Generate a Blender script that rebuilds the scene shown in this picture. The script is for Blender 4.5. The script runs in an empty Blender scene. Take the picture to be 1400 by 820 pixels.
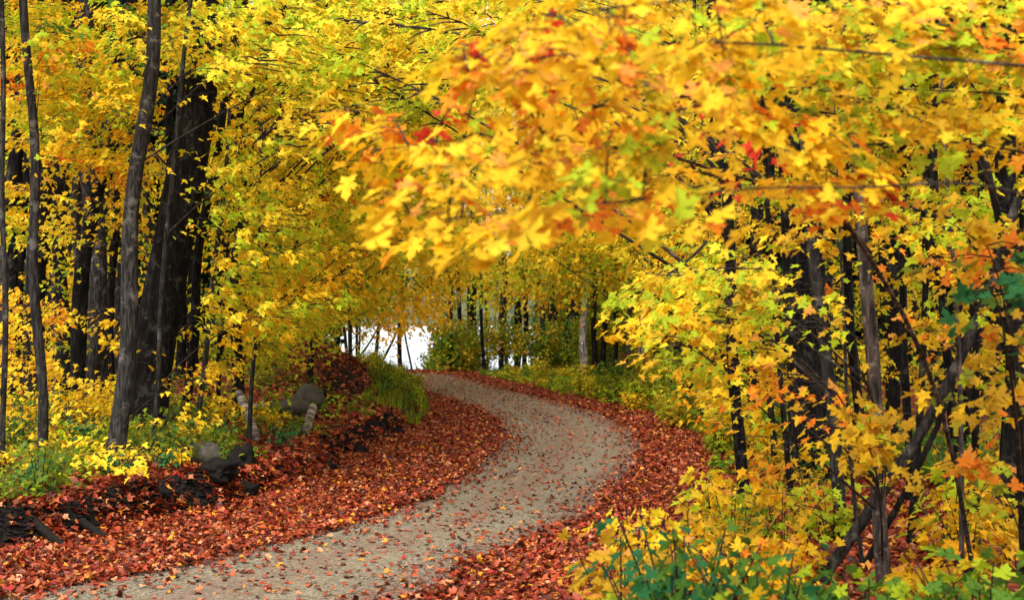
import bpy, math, random
import numpy as np
from mathutils import Matrix, Vector

SC = bpy.context.scene
RNG = np.random.default_rng(11)
random.seed(5)
R = math.radians

# ------------------------------------------------------------------ camera
CAMZ, FPX, HOR = 2.3, 1944.0, 440.0          # eye height, focal length and horizon in photo pixels
cam = bpy.data.cameras.new("camera")
cam.sensor_width = 36; cam.lens = 50; cam.shift_y = 30 / 1400
cam.clip_start = 0.1; cam.clip_end = 6000
cam.dof.use_dof = True; cam.dof.focus_distance = 19; cam.dof.aperture_fstop = 2.8
camo = bpy.data.objects.new("camera", cam)
camo.location = (0, 0, CAMZ); camo.rotation_euler = (R(90), 0, 0)
SC.collection.objects.link(camo); SC.camera = camo

# ------------------------------------------------------------------ sky, sun, exposure
SUN_EL, SUN_AZ = R(52), R(200)               # azimuth clockwise from +Y: behind the camera, a little left
w = bpy.data.worlds.new("World"); SC.world = w; w.use_nodes = True
nt = w.node_tree; nt.nodes.clear()
sky = nt.nodes.new("ShaderNodeTexSky"); sky.sky_type = 'NISHITA'; sky.sun_disc = False
sky.sun_elevation = SUN_EL; sky.sun_rotation = SUN_AZ
sky.air_density = 1.6; sky.dust_density = 4.0; sky.ozone_density = 0.6
hs = nt.nodes.new("ShaderNodeHueSaturation"); hs.inputs["Saturation"].default_value = 0.3
bg = nt.nodes.new("ShaderNodeBackground"); bg.inputs["Strength"].default_value = 0.15
ow = nt.nodes.new("ShaderNodeOutputWorld")
nt.links.new(sky.outputs[0], hs.inputs["Color"]); nt.links.new(hs.outputs[0], bg.inputs[0]); nt.links.new(bg.outputs[0], ow.inputs[0])
sl = bpy.data.lights.new("sun", 'SUN'); sl.energy = 1.15; sl.angle = R(25); sl.color = (1, 0.95, 0.86)
so = bpy.data.objects.new("sun", sl); SC.collection.objects.link(so)
sd = Vector((math.sin(SUN_AZ) * math.cos(SUN_EL), math.cos(SUN_AZ) * math.cos(SUN_EL), math.sin(SUN_EL)))
so.rotation_euler = (-sd).to_track_quat('-Z', 'Y').to_euler()
SC.view_settings.view_transform = 'Standard'; SC.view_settings.look = 'None'
SC.view_settings.exposure = 1.4; SC.view_settings.gamma = 1
SC.cycles.max_bounces = 7; SC.cycles.diffuse_bounces = 6; SC.cycles.glossy_bounces = 2
SC.cycles.transmission_bounces = 3; SC.cycles.use_denoising = True
SC.cycles.caustics_reflective = False; SC.cycles.caustics_refractive = False

# ------------------------------------------------------------------ helpers
def at(px, py, Y):                             # a photo pixel at depth Y, as a point of the place
    return np.array([(px - 700) / FPX * Y, Y, CAMZ - (py - HOR) / FPX * Y])
def proj(p):
    p = np.atleast_2d(p)
    return 700 + p[:, 0] / p[:, 1] * FPX, HOR - (p[:, 2] - CAMZ) / p[:, 1] * FPX
def sstep(a, b, x):
    t = np.clip((x - a) / (b - a), 0, 1); return t * t * (3 - 2 * t)
_ph = np.random.default_rng(3).uniform(0, 6.28, (12, 3))
def wob(x, y, s=1.0):                          # cheap smooth noise
    v = 0
    for k in range(6):
        a = _ph[k, 0]; f = (0.55 + 0.42 * k) / s
        v = v + np.sin((x * math.cos(a) + y * math.sin(a)) * f + _ph[k, 1]) * np.cos((y * math.cos(a) - x * math.sin(a)) * f * 0.8 + _ph[k, 2]) / (1 + 0.5 * k)
    return v / 2.2
def nrm(v):
    return v / np.maximum(np.linalg.norm(v, axis=-1, keepdims=True), 1e-9)

def tag(o, label=None, cat=None, group=None, kind=None):
    if label: o["label"] = label
    if cat: o["category"] = cat
    if group: o["group"] = group
    if kind: o["kind"] = kind
    return o
def empty(name, loc, label, cat, group=None):
    o = bpy.data.objects.new(name, None); o.empty_display_size = 0.2
    SC.collection.objects.link(o); o.location = loc
    return tag(o, label, cat, group)
def mesh_np(name, V, F, mat, col=None, smooth=False):
    """V (n,3), F list of (m,k) int arrays"""
    me = bpy.data.meshes.new(name)
    if not isinstance(F, list): F = [F]
    F = [np.asarray(f, dtype=np.int32) for f in F if len(f)]
    V = np.asarray(V, dtype=np.float32)
    me.vertices.add(len(V)); me.vertices.foreach_set("co", V.ravel())
    nl = sum(f.size for f in F); npoly = sum(len(f) for f in F)
    me.loops.add(nl); me.loops.foreach_set("vertex_index", np.concatenate([f.ravel() for f in F]))
    me.polygons.add(npoly)
    tot = np.concatenate([np.full(len(f), f.shape[1], dtype=np.int32) for f in F])
    me.polygons.foreach_set("loop_start", np.concatenate([[0], np.cumsum(tot)[:-1]]).astype(np.int32))
    me.polygons.foreach_set("loop_total", tot)
    if smooth: me.polygons.foreach_set("use_smooth", np.ones(npoly, dtype=bool))
    if col is not None:
        a = me.color_attributes.new("Col", 'FLOAT_COLOR', 'POINT')
        c = np.ones((len(V), 4), dtype=np.float32); c[:, :3] = col
        a.data.foreach_set("color", c.ravel())
    me.materials.append(mat); me.update()
    return me
def link(name, me, parent=None, loc=None):
    o = bpy.data.objects.new(name, me); SC.collection.objects.link(o)
    if parent is not None: o.parent = parent
    if loc is not None: o.location = loc
    return o

# ------------------------------------------------------------------ materials
def newmat(name):
    m = bpy.data.materials.new(name); m.use_nodes = True
    m.node_tree.nodes.clear(); return m, m.node_tree.nodes, m.node_tree.links
def N(n, t, **kw):
    x = n.new(t)
    for k, v in kw.items():
        if k in x.inputs: x.inputs[k].default_value = v
        else: setattr(x, k, v)
    return x
def ramp(n, stops):
    r = n.new("ShaderNodeValToRGB"); e = r.color_ramp.elements
    while len(e) < len(stops): e.new(0.5)
    for q, (p, c) in zip(e, stops): q.position = p; q.color = (*c, 1)
    return r

def leaf_mat(name, trans=0.5, rough=0.6, spec=0.12, scale=30):
    m, n, l = newmat(name)
    a = N(n, "ShaderNodeVertexColor", layer_name="Col")
    tc = N(n, "ShaderNodeTexCoord")
    no = N(n, "ShaderNodeTexNoise", Scale=scale, Detail=3.0)
    l.new(tc.outputs["Object"], no.inputs["Vector"])
    mr = N(n, "ShaderNodeMapRange"); mr.inputs[1].default_value = 0.3; mr.inputs[2].default_value = 0.7
    mr.inputs[3].default_value = 0.78; mr.inputs[4].default_value = 1.12
    l.new(no.outputs[0], mr.inputs[0])
    h = N(n, "ShaderNodeHueSaturation"); l.new(a.outputs[0], h.inputs["Color"]); l.new(mr.outputs[0], h.inputs["Value"])
    p = N(n, "ShaderNodeBsdfPrincipled", Roughness=rough); p.inputs["Specular IOR Level"].default_value = spec
    t = N(n, "ShaderNodeBsdfTranslucent"); mx = N(n, "ShaderNodeMixShader"); mx.inputs[0].default_value = trans
    l.new(h.outputs[0], p.inputs["Base Color"]); l.new(h.outputs[0], t.inputs[0])
    l.new(p.outputs[0], mx.inputs[1]); l.new(t.outputs[0], mx.inputs[2])
    o = N(n, "ShaderNodeOutputMaterial"); l.new(mx.outputs[0], o.inputs[0]); return m
M_LEAF = leaf_mat("maple_leaf_blade")
M_LITTER = leaf_mat("dry_leaf_blade", trans=0.12, rough=0.5, spec=0.25)

def bark_mat(name, c0, c1, c2, sc=14, bump=0.6, zs=0.18):
    m, n, l = newmat(name)
    tc = N(n, "ShaderNodeTexCoord"); mp = N(n, "ShaderNodeMapping"); mp.inputs["Scale"].default_value = (1, 1, zs)
    l.new(tc.outputs["Object"], mp.inputs[0])
    v = N(n, "ShaderNodeTexNoise", Scale=sc * 2.0, Detail=6.0, Roughness=0.7); l.new(mp.outputs[0], v.inputs["Vector"])
    b = N(n, "ShaderNodeTexNoise", Scale=5.0, Detail=7.0, Roughness=0.7); l.new(tc.outputs["Object"], b.inputs["Vector"])
    r = ramp(n, [(0.40, c0), (0.50, c1), (0.64, c2)]); l.new(v.outputs[0], r.inputs[0])
    lich = ramp(n, [(0.55, (0, 0, 0)), (0.63, (.8, .8, .8))]); l.new(b.outputs[0], lich.inputs[0])
    mx = N(n, "ShaderNodeMixRGB"); mx.inputs[2].default_value = (*[min(1, x * 1.9 + 0.012) for x in c2], 1)
    l.new(lich.outputs[0], mx.inputs[0]); l.new(r.outputs[0], mx.inputs[1])
    bp = N(n, "ShaderNodeBump", Strength=bump, Distance=0.08); l.new(v.outputs[0], bp.inputs["Height"])
    p = N(n, "ShaderNodeBsdfPrincipled", Roughness=0.85); p.inputs["Specular IOR Level"].default_value = 0.1; l.new(mx.outputs[0], p.inputs["Base Color"]); l.new(bp.outputs[0], p.inputs["Normal"])
    o = N(n, "ShaderNodeOutputMaterial"); l.new(p.outputs[0], o.inputs[0]); return m
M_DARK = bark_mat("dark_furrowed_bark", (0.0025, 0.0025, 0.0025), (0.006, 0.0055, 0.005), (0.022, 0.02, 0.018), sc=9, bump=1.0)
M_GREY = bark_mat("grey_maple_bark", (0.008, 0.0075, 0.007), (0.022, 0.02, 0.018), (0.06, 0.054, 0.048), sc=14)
M_PINK = bark_mat("mottled_grey_bark", (0.016, 0.013, 0.011), (0.05, 0.04, 0.035), (0.12, 0.09, 0.075), sc=12)
M_PALE = bark_mat("pale_weathered_bark", (0.05, 0.048, 0.045), (0.22, 0.20, 0.18), (0.42, 0.40, 0.37), sc=7)
M_TWIG = bark_mat("twig_bark", (0.012, 0.009, 0.008), (0.025, 0.018, 0.015), (0.05, 0.038, 0.03), sc=20, bump=0.2)
BARK = dict(dark=M_DARK, grey=M_GREY, pink=M_PINK, pale=M_PALE)

def ground_mat():
    m, n, l = newmat("forest_floor")
    tc = N(n, "ShaderNodeTexCoord")
    v = N(n, "ShaderNodeTexVoronoi", Scale=11.0); l.new(tc.outputs["Object"], v.inputs["Vector"])
    sep = N(n, "ShaderNodeSeparateColor"); l.new(v.outputs["Color"], sep.inputs[0])
    r = ramp(n, [(0.0, (0.02, 0.008, 0.005)), (0.35, (0.12, 0.022, 0.01)), (0.7, (0.22, 0.05, 0.018)), (1.0, (0.32, 0.14, 0.05))])
    l.new(sep.outputs[0], r.inputs[0])
    soil = N(n, "ShaderNodeTexNoise", Scale=22.0, Detail=6.0); l.new(tc.outputs["Object"], soil.inputs["Vector"])
    rs = ramp(n, [(0.3, (0.002, 0.002, 0.002)), (0.7, (0.018, 0.014, 0.010))]); l.new(soil.outputs[0], rs.inputs[0])
    g = N(n, "ShaderNodeNewGeometry"); sx = N(n, "ShaderNodeSeparateXYZ"); l.new(g.outputs["Normal"], sx.inputs[0])
    nz = N(n, "ShaderNodeTexNoise", Scale=1.3, Detail=5.0); l.new(tc.outputs["Object"], nz.inputs["Vector"])
    ad = N(n, "ShaderNodeMath", operation='MULTIPLY_ADD'); ad.inputs[1].default_value = 0.35; l.new(nz.outputs[0], ad.inputs[0]); l.new(sx.outputs[2], ad.inputs[2])
    rr = ramp(n, [(1.0, (1, 1, 1)), (0.96, (0, 0, 0))]); rr.color_ramp.elements[0].position = 0.96; rr.color_ramp.elements[0].color = (0, 0, 0, 1)
    rr.color_ramp.elements[1].position = 1.0; rr.color_ramp.elements[1].color = (1, 1, 1, 1)
    sb = N(n, "ShaderNodeMath", operation='SUBTRACT'); sb.inputs[1].default_value = 0.12; l.new(ad.outputs[0], sb.inputs[0]); l.new(sb.outputs[0], rr.inputs[0])
    mx = N(n, "ShaderNodeMixRGB"); l.new(rr.outputs[0], mx.inputs[0]); l.new(rs.outputs[0], mx.inputs[1]); l.new(r.outputs[0], mx.inputs[2])
    bp = N(n, "ShaderNodeBump", Strength=0.8, Distance=0.05); l.new(soil.outputs[0], bp.inputs["Height"])
    p = N(n, "ShaderNodeBsdfPrincipled", Roughness=0.9); p.inputs["Specular IOR Level"].default_value = 0.1; l.new(mx.outputs[0], p.inputs["Base Color"]); l.new(bp.outputs[0], p.inputs["Normal"])
    o = N(n, "ShaderNodeOutputMaterial"); l.new(p.outputs[0], o.inputs[0]); return m
M_GROUND = ground_mat()

def road_mat():
    m, n, l = newmat("packed_gravel")
    tc = N(n, "ShaderNodeTexCoord"); uv = N(n, "ShaderNodeUVMap", uv_map="UVMap")
    v = N(n, "ShaderNodeTexVoronoi", Scale=60.0); l.new(tc.outputs["Object"], v.inputs["Vector"])
    sep = N(n, "ShaderNodeSeparateColor"); l.new(v.outputs["Color"], sep.inputs[0])
    r = ramp(n, [(0.0, (0.075, 0.058, 0.034)), (0.5, (0.165, 0.135, 0.08)), (0.85, (0.22, 0.185, 0.115)), (1.0, (0.33, 0.28, 0.19))])
    l.new(sep.outputs[0], r.inputs[0])
    # pinkish finer grit between the wheel tracks and at the edges
    sx = N(n, "ShaderNodeSeparateXYZ"); l.new(uv.outputs[0], sx.inputs[0])
    ns = N(n, "ShaderNodeTexNoise", Scale=0.9, Detail=5.0); l.new(tc.outputs["Object"], ns.inputs["Vector"])
    ma = N(n, "ShaderNodeMath", operation='MULTIPLY_ADD'); ma.inputs[1].default_value = 0.3
    l.new(ns.outputs[0], ma.inputs[0]); l.new(sx.outputs[0], ma.inputs[2])
    tr = ramp(n, [(0.12, (1, 1, 1)), (0.32, (0.1,) * 3), (0.44, (0.15,) * 3), (0.62, (0.8,) * 3), (0.80, (0.1,) * 3), (0.92, (0.2,) * 3), (1.0, (1, 1, 1))])
    l.new(ma.outputs[0], tr.inputs[0])
    pk = N(n, "ShaderNodeMixRGB", blend_type='MULTIPLY'); pk.inputs[2].default_value = (0.86, 0.64, 0.66, 1)
    l.new(tr.outputs[0], pk.inputs[0]); l.new(r.outputs[0], pk.inputs[1])
    n2 = N(n, "ShaderNodeTexNoise", Scale=9.0, Detail=6.0, Roughness=0.75); l.new(tc.outputs["Object"], n2.inputs["Vector"])
    r2 = ramp(n, [(0.3, (0.55,) * 3), (0.7, (1.2,) * 3)]); l.new(n2.outputs[0], r2.inputs[0])
    ml = N(n, "ShaderNodeMixRGB", blend_type='MULTIPLY'); ml.inputs[0].default_value = 1; l.new(pk.outputs[0], ml.inputs[1]); l.new(r2.outputs[0], ml.inputs[2])
    bp = N(n, "ShaderNodeBump", Strength=0.7, Distance=0.012); l.new(v.outputs["Distance"], bp.inputs["Height"])
    p = N(n, "ShaderNodeBsdfPrincipled", Roughness=0.9); l.new(ml.outputs[0], p.inputs["Base Color"]); l.new(bp.outputs[0], p.inputs["Normal"])
    o = N(n, "ShaderNodeOutputMaterial"); l.new(p.outputs[0], o.inputs[0]); return m
M_ROAD = road_mat()

def rock_mat(name, c0, c1, sc=6):
    m, n, l = newmat(name)
    tc = N(n, "ShaderNodeTexCoord")
    v = N(n, "ShaderNodeTexNoise", Scale=float(sc), Detail=8.0, Roughness=0.7); l.new(tc.outputs["Object"], v.inputs["Vector"])
    r = ramp(n, [(0.3, c0), (0.7, c1)]); l.new(v.outputs[0], r.inputs[0])
    bp = N(n, "ShaderNodeBump", Strength=0.7, Distance=0.04); l.new(v.outputs[0], bp.inputs["Height"])
    p = N(n, "ShaderNodeBsdfPrincipled", Roughness=0.85); p.inputs["Specular IOR Level"].default_value = 0.12; l.new(r.outputs[0], p.inputs["Base Color"]); l.new(bp.outputs[0], p.inputs["Normal"])
    o = N(n, "ShaderNodeOutputMaterial"); l.new(p.outputs[0], o.inputs[0]); return m
M_ROCK = rock_mat("grey_granite", (0.025, 0.023, 0.018), (0.11, 0.10, 0.08))
M_SOIL = rock_mat("dark_wet_soil", (0.002, 0.002, 0.002), (0.015, 0.012, 0.010), 14)
M_PEB = rock_mat("road_pebble", (0.08, 0.065, 0.05), (0.26, 0.22, 0.17), 3)
def birch_mat():
    m, n, l = newmat("birch_bark")
    tc = N(n, "ShaderNodeTexCoord"); mp = N(n, "ShaderNodeMapping"); mp.inputs["Scale"].default_value = (1.2, 1.2, 9)
    l.new(tc.outputs["Object"], mp.inputs[0])
    v = N(n, "ShaderNodeTexNoise", Scale=1.3, Detail=5.0, Roughness=0.7); l.new(mp.outputs[0], v.inputs["Vector"])
    r = ramp(n, [(0.44, (0.02, 0.015, 0.012)), (0.54, (0.26, 0.22, 0.17)), (0.78, (0.48, 0.43, 0.36))]); l.new(v.outputs[0], r.inputs[0])
    p = N(n, "ShaderNodeBsdfPrincipled", Roughness=0.7); l.new(r.outputs[0], p.inputs["Base Color"])
    o = N(n, "ShaderNodeOutputMaterial"); l.new(p.outputs[0], o.inputs[0]); return m
M_BIRCH = birch_mat()
def water_mat():
    m, n, l = newmat("lake_water")
    tc = N(n, "ShaderNodeTexCoord"); mp = N(n, "ShaderNodeMapping"); mp.inputs["Scale"].default_value = (0.35, 1.0, 1)
    l.new(tc.outputs["Object"], mp.inputs[0])
    v = N(n, "ShaderNodeTexNoise", Scale=0.8, Detail=5.0); l.new(mp.outputs[0], v.inputs["Vector"])
    bp = N(n, "ShaderNodeBump", Strength=0.9, Distance=0.5); l.new(v.outputs[0], bp.inputs["Height"])
    p = N(n, "ShaderNodeBsdfPrincipled", Roughness=0.35); p.inputs["Base Color"].default_value = (0.35, 0.38, 0.38, 1)
    p.inputs["IOR"].default_value = 1.33; p.inputs["Specular IOR Level"].default_value = 1.0
    l.new(bp.outputs[0], p.inputs["Normal"])
    o = N(n, "ShaderNodeOutputMaterial"); l.new(p.outputs[0], o.inputs[0]); return m
M_WATER = water_mat()
M_HILL = rock_mat("far_forest_slope", (0.02, 0.045, 0.035), (0.10, 0.10, 0.04), 0.05)

# ------------------------------------------------------------------ ground
LE = np.array([(-9, 6), (-6.2, 9), (-4.1, 11.9), (-3.09, 13.35), (-2.6, 14.4), (-2.0, 15.7), (-1.56, 16.9), (-1.15, 18.6), (-.77, 21.3),
               (-.44, 24.2), (-.23, 27.9), (-.41, 31.9), (-.94, 36.6), (-2.2, 42.6), (-3.14, 47), (-4.2, 56.5), (-4.9, 60.5), (-7, 62), (-14, 63)])
RE = np.array([(-5, 5), (-2.6, 8.8), (-.61, 11.9), (-.27, 13.35), (.1, 14.2), (.46, 15.1), (1.04, 16.9), (1.5, 19.4), (2.07, 22.4),
               (2.5, 25.8), (2.65, 29.8), (2.33, 34.9), (1.64, 39.9), (.47, 45.6), (-.75, 51.8), (-1.9, 58.5), (-2.9, 63.5), (-6, 66), (-14, 67)])
def Lx(y): return np.interp(y, LE[:17, 1], LE[:17, 0])
def Rx(y): return np.interp(y, RE[:17, 1], RE[:17, 0])
BK = np.array([(-9.1, 6), (-6.45, 11.5), (-4.95, 14.7), (-4.3, 16.3), (-3.72, 17.5), (-3.12, 19), (-2.75, 21.3), (-2.55, 25.5), (-2.2, 30), (-2.25, 36), (-2.7, 42), (-3.8, 48), (-5.0, 56), (-6, 60), (-9, 62)])
def Bx(y): return np.interp(y, BK[:, 1], BK[:, 0])
def H(x, y):
    x = np.asarray(x, float); y = np.asarray(y, float)
    d = Bx(y) + 0.18 * wob(x * 0 + 3, y * 2.2) - x
    near = 1 - sstep(58, 62, y)
    bank = (0.36 + 0.10 * wob(x * 0, y * 1.7)) * sstep(0, 0.34, d) + 0.05 * wob(x * 7, y * 7) * sstep(0, .1, d) * (1 - sstep(.4, .7, d)) + 0.05 * np.clip(d - 0.5, 0, 8)
    mound = 1.25 * np.exp(-(((x + 5.6) / 2.3) ** 2) - (((y - 36) / 9.0) ** 2)) * sstep(0, 2.2, d)
    left = (bank + mound) * near
    dr = x - Rx(np.clip(y, 5, 63)) - 1.2
    right = np.where(x > Rx(np.clip(y, 5, 63)), 0.14 * sstep(0, 1.4, dr) * near, 0)
    z = np.where(d > 0, left, right)
    off = np.clip(np.maximum(d, dr), 0, 3) / 3
    z = z + 0.07 * wob(x, y, 0.6) * off
    # the wood climbs gently to both sides behind the bend; a gap falls to the lake
    ang = x / np.maximum(y, 1)
    gap = sstep(-0.175, -0.135, ang) * (1 - sstep(0.035, 0.075, ang)) 
    rise = 0.05 * np.clip(y - 66, 0, 500) * (1 - gap) + 0.05 * np.clip(np.abs(x) - 14, 0, 60)
    fall = -gap * 6.0 * sstep(66, 90, y)
    return z + rise + fall - 30 * sstep(500, 900, y)
def axis(segs):
    out = []
    for a, b, s in segs: out.append(np.arange(a, b, s))
    return np.concatenate(out + [[segs[-1][1]]])
ax = axis([(-2000, -300, 170), (-300, -60, 30), (-60, -14, 2), (-14, -8, .4), (-8, 5, .13), (5, 12, .4), (12, 60, 2), (60, 300, 30), (300, 2000, 170)])
ay = axis([(-600, -40, 80), (-40, 6, 2), (6, 10, .4), (10, 40, .17), (40, 68, .35), (68, 120, 2), (120, 500, 20), (500, 3000, 120)])
GX, GY = np.meshgrid(ax, ay); GZ = H(GX, GY)
V = np.stack([GX.ravel(), GY.ravel(), GZ.ravel()], 1)
i = np.arange(len(ax) * (len(ay) - 1)).reshape(len(ay) - 1, len(ax))[:, :-1].ravel()
F = np.stack([i, i + 1, i + 1 + len(ax), i + len(ax)], 1)
tag(link("ground", mesh_np("ground", V, F, M_GROUND, smooth=True)), "leaf covered forest floor with a low dark bank left of the road", kind="structure")

def resamp(P, n):
    P = np.asarray(P, float); s = np.r_[0, np.cumsum(np.linalg.norm(np.diff(P, axis=0), axis=1))]
    t = np.linspace(0, s[-1], n)
    Q = np.stack([np.interp(t, s, P[:, k]) for k in range(P.shape[1])], 1)
    for _ in range(3):
        Q[1:-1] = 0.25 * Q[:-2] + 0.5 * Q[1:-1] + 0.25 * Q[2:]
    return Q
n_, m_ = 220, 13
la, ra = resamp(LE, n_), resamp(RE, n_)
u = np.linspace(0, 1, m_)
edge = 0.07 * np.stack([wob(la[:, 0] * 6, la[:, 1] * 6), wob(ra[:, 1] * 5, ra[:, 0] * 5)], 1)
RP = la[:, None, :] * (1 - u)[None, :, None] + ra[:, None, :] * u[None, :, None]
RP[:, 0, 0] += edge[:, 0]; RP[:, -1, 0] += edge[:, 1]
zz = 0.004 + 0.035 * np.sin(u * math.pi)[None, :] - 0.02 * (np.exp(-((u - .26) / .09) ** 2) + np.exp(-((u - .74) / .09) ** 2))[None, :] + 0 * RP[:, :, 0]
zz = zz + 0.014 + H(RP[:, :, 0], RP[:, :, 1]).clip(-.2, .02)
V = np.concatenate([RP, zz[:, :, None]], 2).reshape(-1, 3)
i = np.arange(n_ * m_).reshape(n_, m_)[:-1, :-1].ravel()
F = np.stack([i, i + 1, i + 1 + m_, i + m_], 1)
me = mesh_np("road", V, F, M_ROAD, smooth=True)
uvl = me.uv_layers.new(name="UVMap")
uu = np.tile(u, n_); vv = np.repeat(np.linspace(0, 20, n_), m_)
lv = np.zeros(len(me.loops), dtype=np.int32); me.loops.foreach_get("vertex_index", lv)
uvl.data.foreach_set("uv", np.stack([uu[lv], vv[lv]], 1).astype(np.float32).ravel())
tag(link("road", me), "narrow gravel road curving right then left through the woods", kind="structure")

lk = np.array([(-400, 74, -1.5), (300, 74, -1.5), (900, 1500, -1.5), (-1200, 1500, -1.5)])
tag(link("lake", mesh_np("lake", lk, np.array([[0, 1, 2, 3]]), M_WATER)), "bright lake water beyond the end of the road", kind="structure")
hx, hy = np.linspace(-1900, 1900, 60), np.linspace(1380, 2600, 30)
HX, HY = np.meshgrid(hx, hy); HZ = -3 + 90 * sstep(1380, 2100, HY) + 30 * wob(HX / 150, HY / 150) * sstep(1400, 1700, HY)
i = np.arange(60 * 29).reshape(29, 60)[:, :-1].ravel()
tag(link("far_hill", mesh_np("far_hill", np.stack([HX.ravel(), HY.ravel(), HZ.ravel()], 1), np.stack([i, i + 1, i + 61, i + 60], 1), M_HILL, smooth=True)),
    "wooded hill across the lake", kind="structure")

# ------------------------------------------------------------------ leaves
def tmpl(half, tip, centre):
    """half outline on the +v side from base to just before the tip"""
    pts = [(0, 0)] + half + [tip] + [(a, -b) for a, b in half[::-1]]
    V = [centre] + pts; k = len(pts)
    F = [(0, 1 + q, 1 + (q + 1) % k) for q in range(k)]
    V = np.array([(a, b, 0.22 * abs(b) - 0.18 * a * a) for a, b in V]); return V, np.array(F)
LOD0 = tmpl([(-.04, .12), (-.07, .34), (.10, .30), (.22, .36), (.22, .22), (.36, .36), (.52, .58), (.53, .42), (.66, .40), (.50, .17), (.70, .20), (.80, .22), (.86, .10)], (1, 0), (.36, 0))
LOD1 = tmpl([(-.05, .30), (.20, .24), (.50, .54), (.52, .18), (.80, .16)], (1, 0), (.36, 0))
LOD2 = (np.array([(0, 0, 0), (.05, .34, .08), (.5, .52, .1), (.55, .15, -.02), (1, 0, -.2), (.55, -.15, -.02), (.5, -.52, .1), (.05, -.34, .08)]),
        np.array([(0, 2, 1), (0, 3, 2), (0, 4, 3), (0, 5, 4), (0, 6, 5), (0, 7, 6)]))
LOD3 = (np.array([(0, 0, 0), (.4, .45, .12), (1, 0, -.15), (.4, -.45, .12)]), np.array([(0, 2, 1), (0, 3, 2)]))
OVAL = tmpl([(.2, .22), (.5, .30), (.8, .16)], (1, 0), (.5, 0))
COL = dict(yellow=(0.86, 0.565, 0.022), lemon=(0.78, 0.62, 0.032), ylgreen=(0.42, 0.52, 0.02), green=(0.10, 0.22, 0.025),
           teal=(0.035, 0.18, 0.06), orange=(0.82, 0.25, 0.018), red=(0.62, 0.045, 0.02), ochre=(0.60, 0.36, 0.02), olive=(0.20, 0.22, 0.02),
           apricot=(0.80, 0.36, 0.06), amber=(0.86, 0.49, 0.014))
def frames(d, nn):
    d = nrm(d); s = nrm(np.cross(d, nn)); n2 = np.cross(s, d); return d, s, n2
class Leaves:
    def __init__(s): s.p, s.d, s.n, s.z, s.c = [], [], [], [], []
    def add(s, p, d, n, z, c):
        s.p.append(p); s.d.append(d); s.n.append(n); s.z.append(z); s.c.append(c)
    def arrays(s):
        return [np.concatenate(a) for a in (s.p, s.d, s.n, s.z, s.c)]
    def count(s): return sum(len(a) for a in s.p)
def leaves_mesh(name, arr, lod, mat, org):
    p, d, n, z, c = arr; d, sd_, n2 = frames(d, n); T, Fc = lod
    curl = RNG.uniform(0.3, 1.9, len(p))
    wd = RNG.uniform(0.8, 1.12, len(p))
    V = p[:, None, :] - org + z[:, None, None] * (T[None, :, 0, None] * d[:, None, :] + T[None, :, 1, None] * sd_[:, None, :] * wd[:, None, None] + T[None, :, 2, None] * n2[:, None, :] * curl[:, None, None])
    k = len(T); F = (Fc[None] + (np.arange(len(p)) * k)[:, None, None]).reshape(-1, 3)
    return mesh_np(name, V.reshape(-1, 3), F, mat, np.repeat(c, k, axis=0))

# shared single-leaf meshes for the leaves that are parts of their own
_lm = {}
PAL_N = list(COL)
def leaf_piece(cname, shape, lod=LOD0):
    key = (cname, shape, id(lod))
    if key not in _lm:
        T, Fc = lod; r = np.random.default_rng(shape * 7 + 1)
        V = T * np.array([1, r.uniform(.85, 1.1), r.uniform(.5, 1.8)]); V = V + np.c_[np.zeros(len(V)), r.normal(0, .012, len(V)), r.normal(0, .02, len(V))]
        c = np.array(COL[cname]) * r.uniform(.88, 1.1) * (1 + r.normal(0, .05, (len(V), 1)))
        _lm[key] = mesh_np("leaf", V, Fc, M_LEAF, np.clip(c, 0, 1))
    return _lm[key]
def nearest_col(c):
    A = np.array([COL[k] for k in PAL_N]); q = nrm(c[None]); B = nrm(A)
    return PAL_N[int(np.argmax((B @ q.T).ravel() - 0.15 * np.abs(np.linalg.norm(A, axis=1) - np.linalg.norm(c))))]
def leaf_objects(arr, idx, parent, org, lod=LOD0):
    p, d, n, z, c = arr; d, s, n2 = frames(d, n)
    for q in idx:
        o = bpy.data.objects.new("leaf", leaf_piece(nearest_col(c[q]), q % 4, lod))
        SC.collection.objects.link(o); o.parent = parent
        Rm = Matrix(((d[q, 0], s[q, 0], n2[q, 0]), (d[q, 1], s[q, 1], n2[q, 1]), (d[q, 2], s[q, 2], n2[q, 2])))
        o.matrix_local = Matrix.LocRotScale(Vector(p[q] - org), Rm.to_quaternion(), Vector((z[q],) * 3))

def pick_cols(pal, n, jit=0.10):
    names = list(pal); w_ = np.array([pal[k] for k in names], float); w_ /= w_.sum()
    A = np.array([COL[k] for k in names]); k = RNG.choice(len(names), n, p=w_)
    return A[k]
def blend_cols(main, pal, n):
    """a spray keeps one main colour, some leaves differ"""
    c = pick_cols(pal, n); m = RNG.random(n) < 0.62; c[m] = main
    t = RNG.random((n, 1)) * 0.45; c = c * (1 - t) + main * t
    return np.clip(c * (1 + RNG.normal(0, .10, (n, 1))) * (1 + RNG.normal(0, .04, (n, 3))), 0.005, .95)

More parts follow.
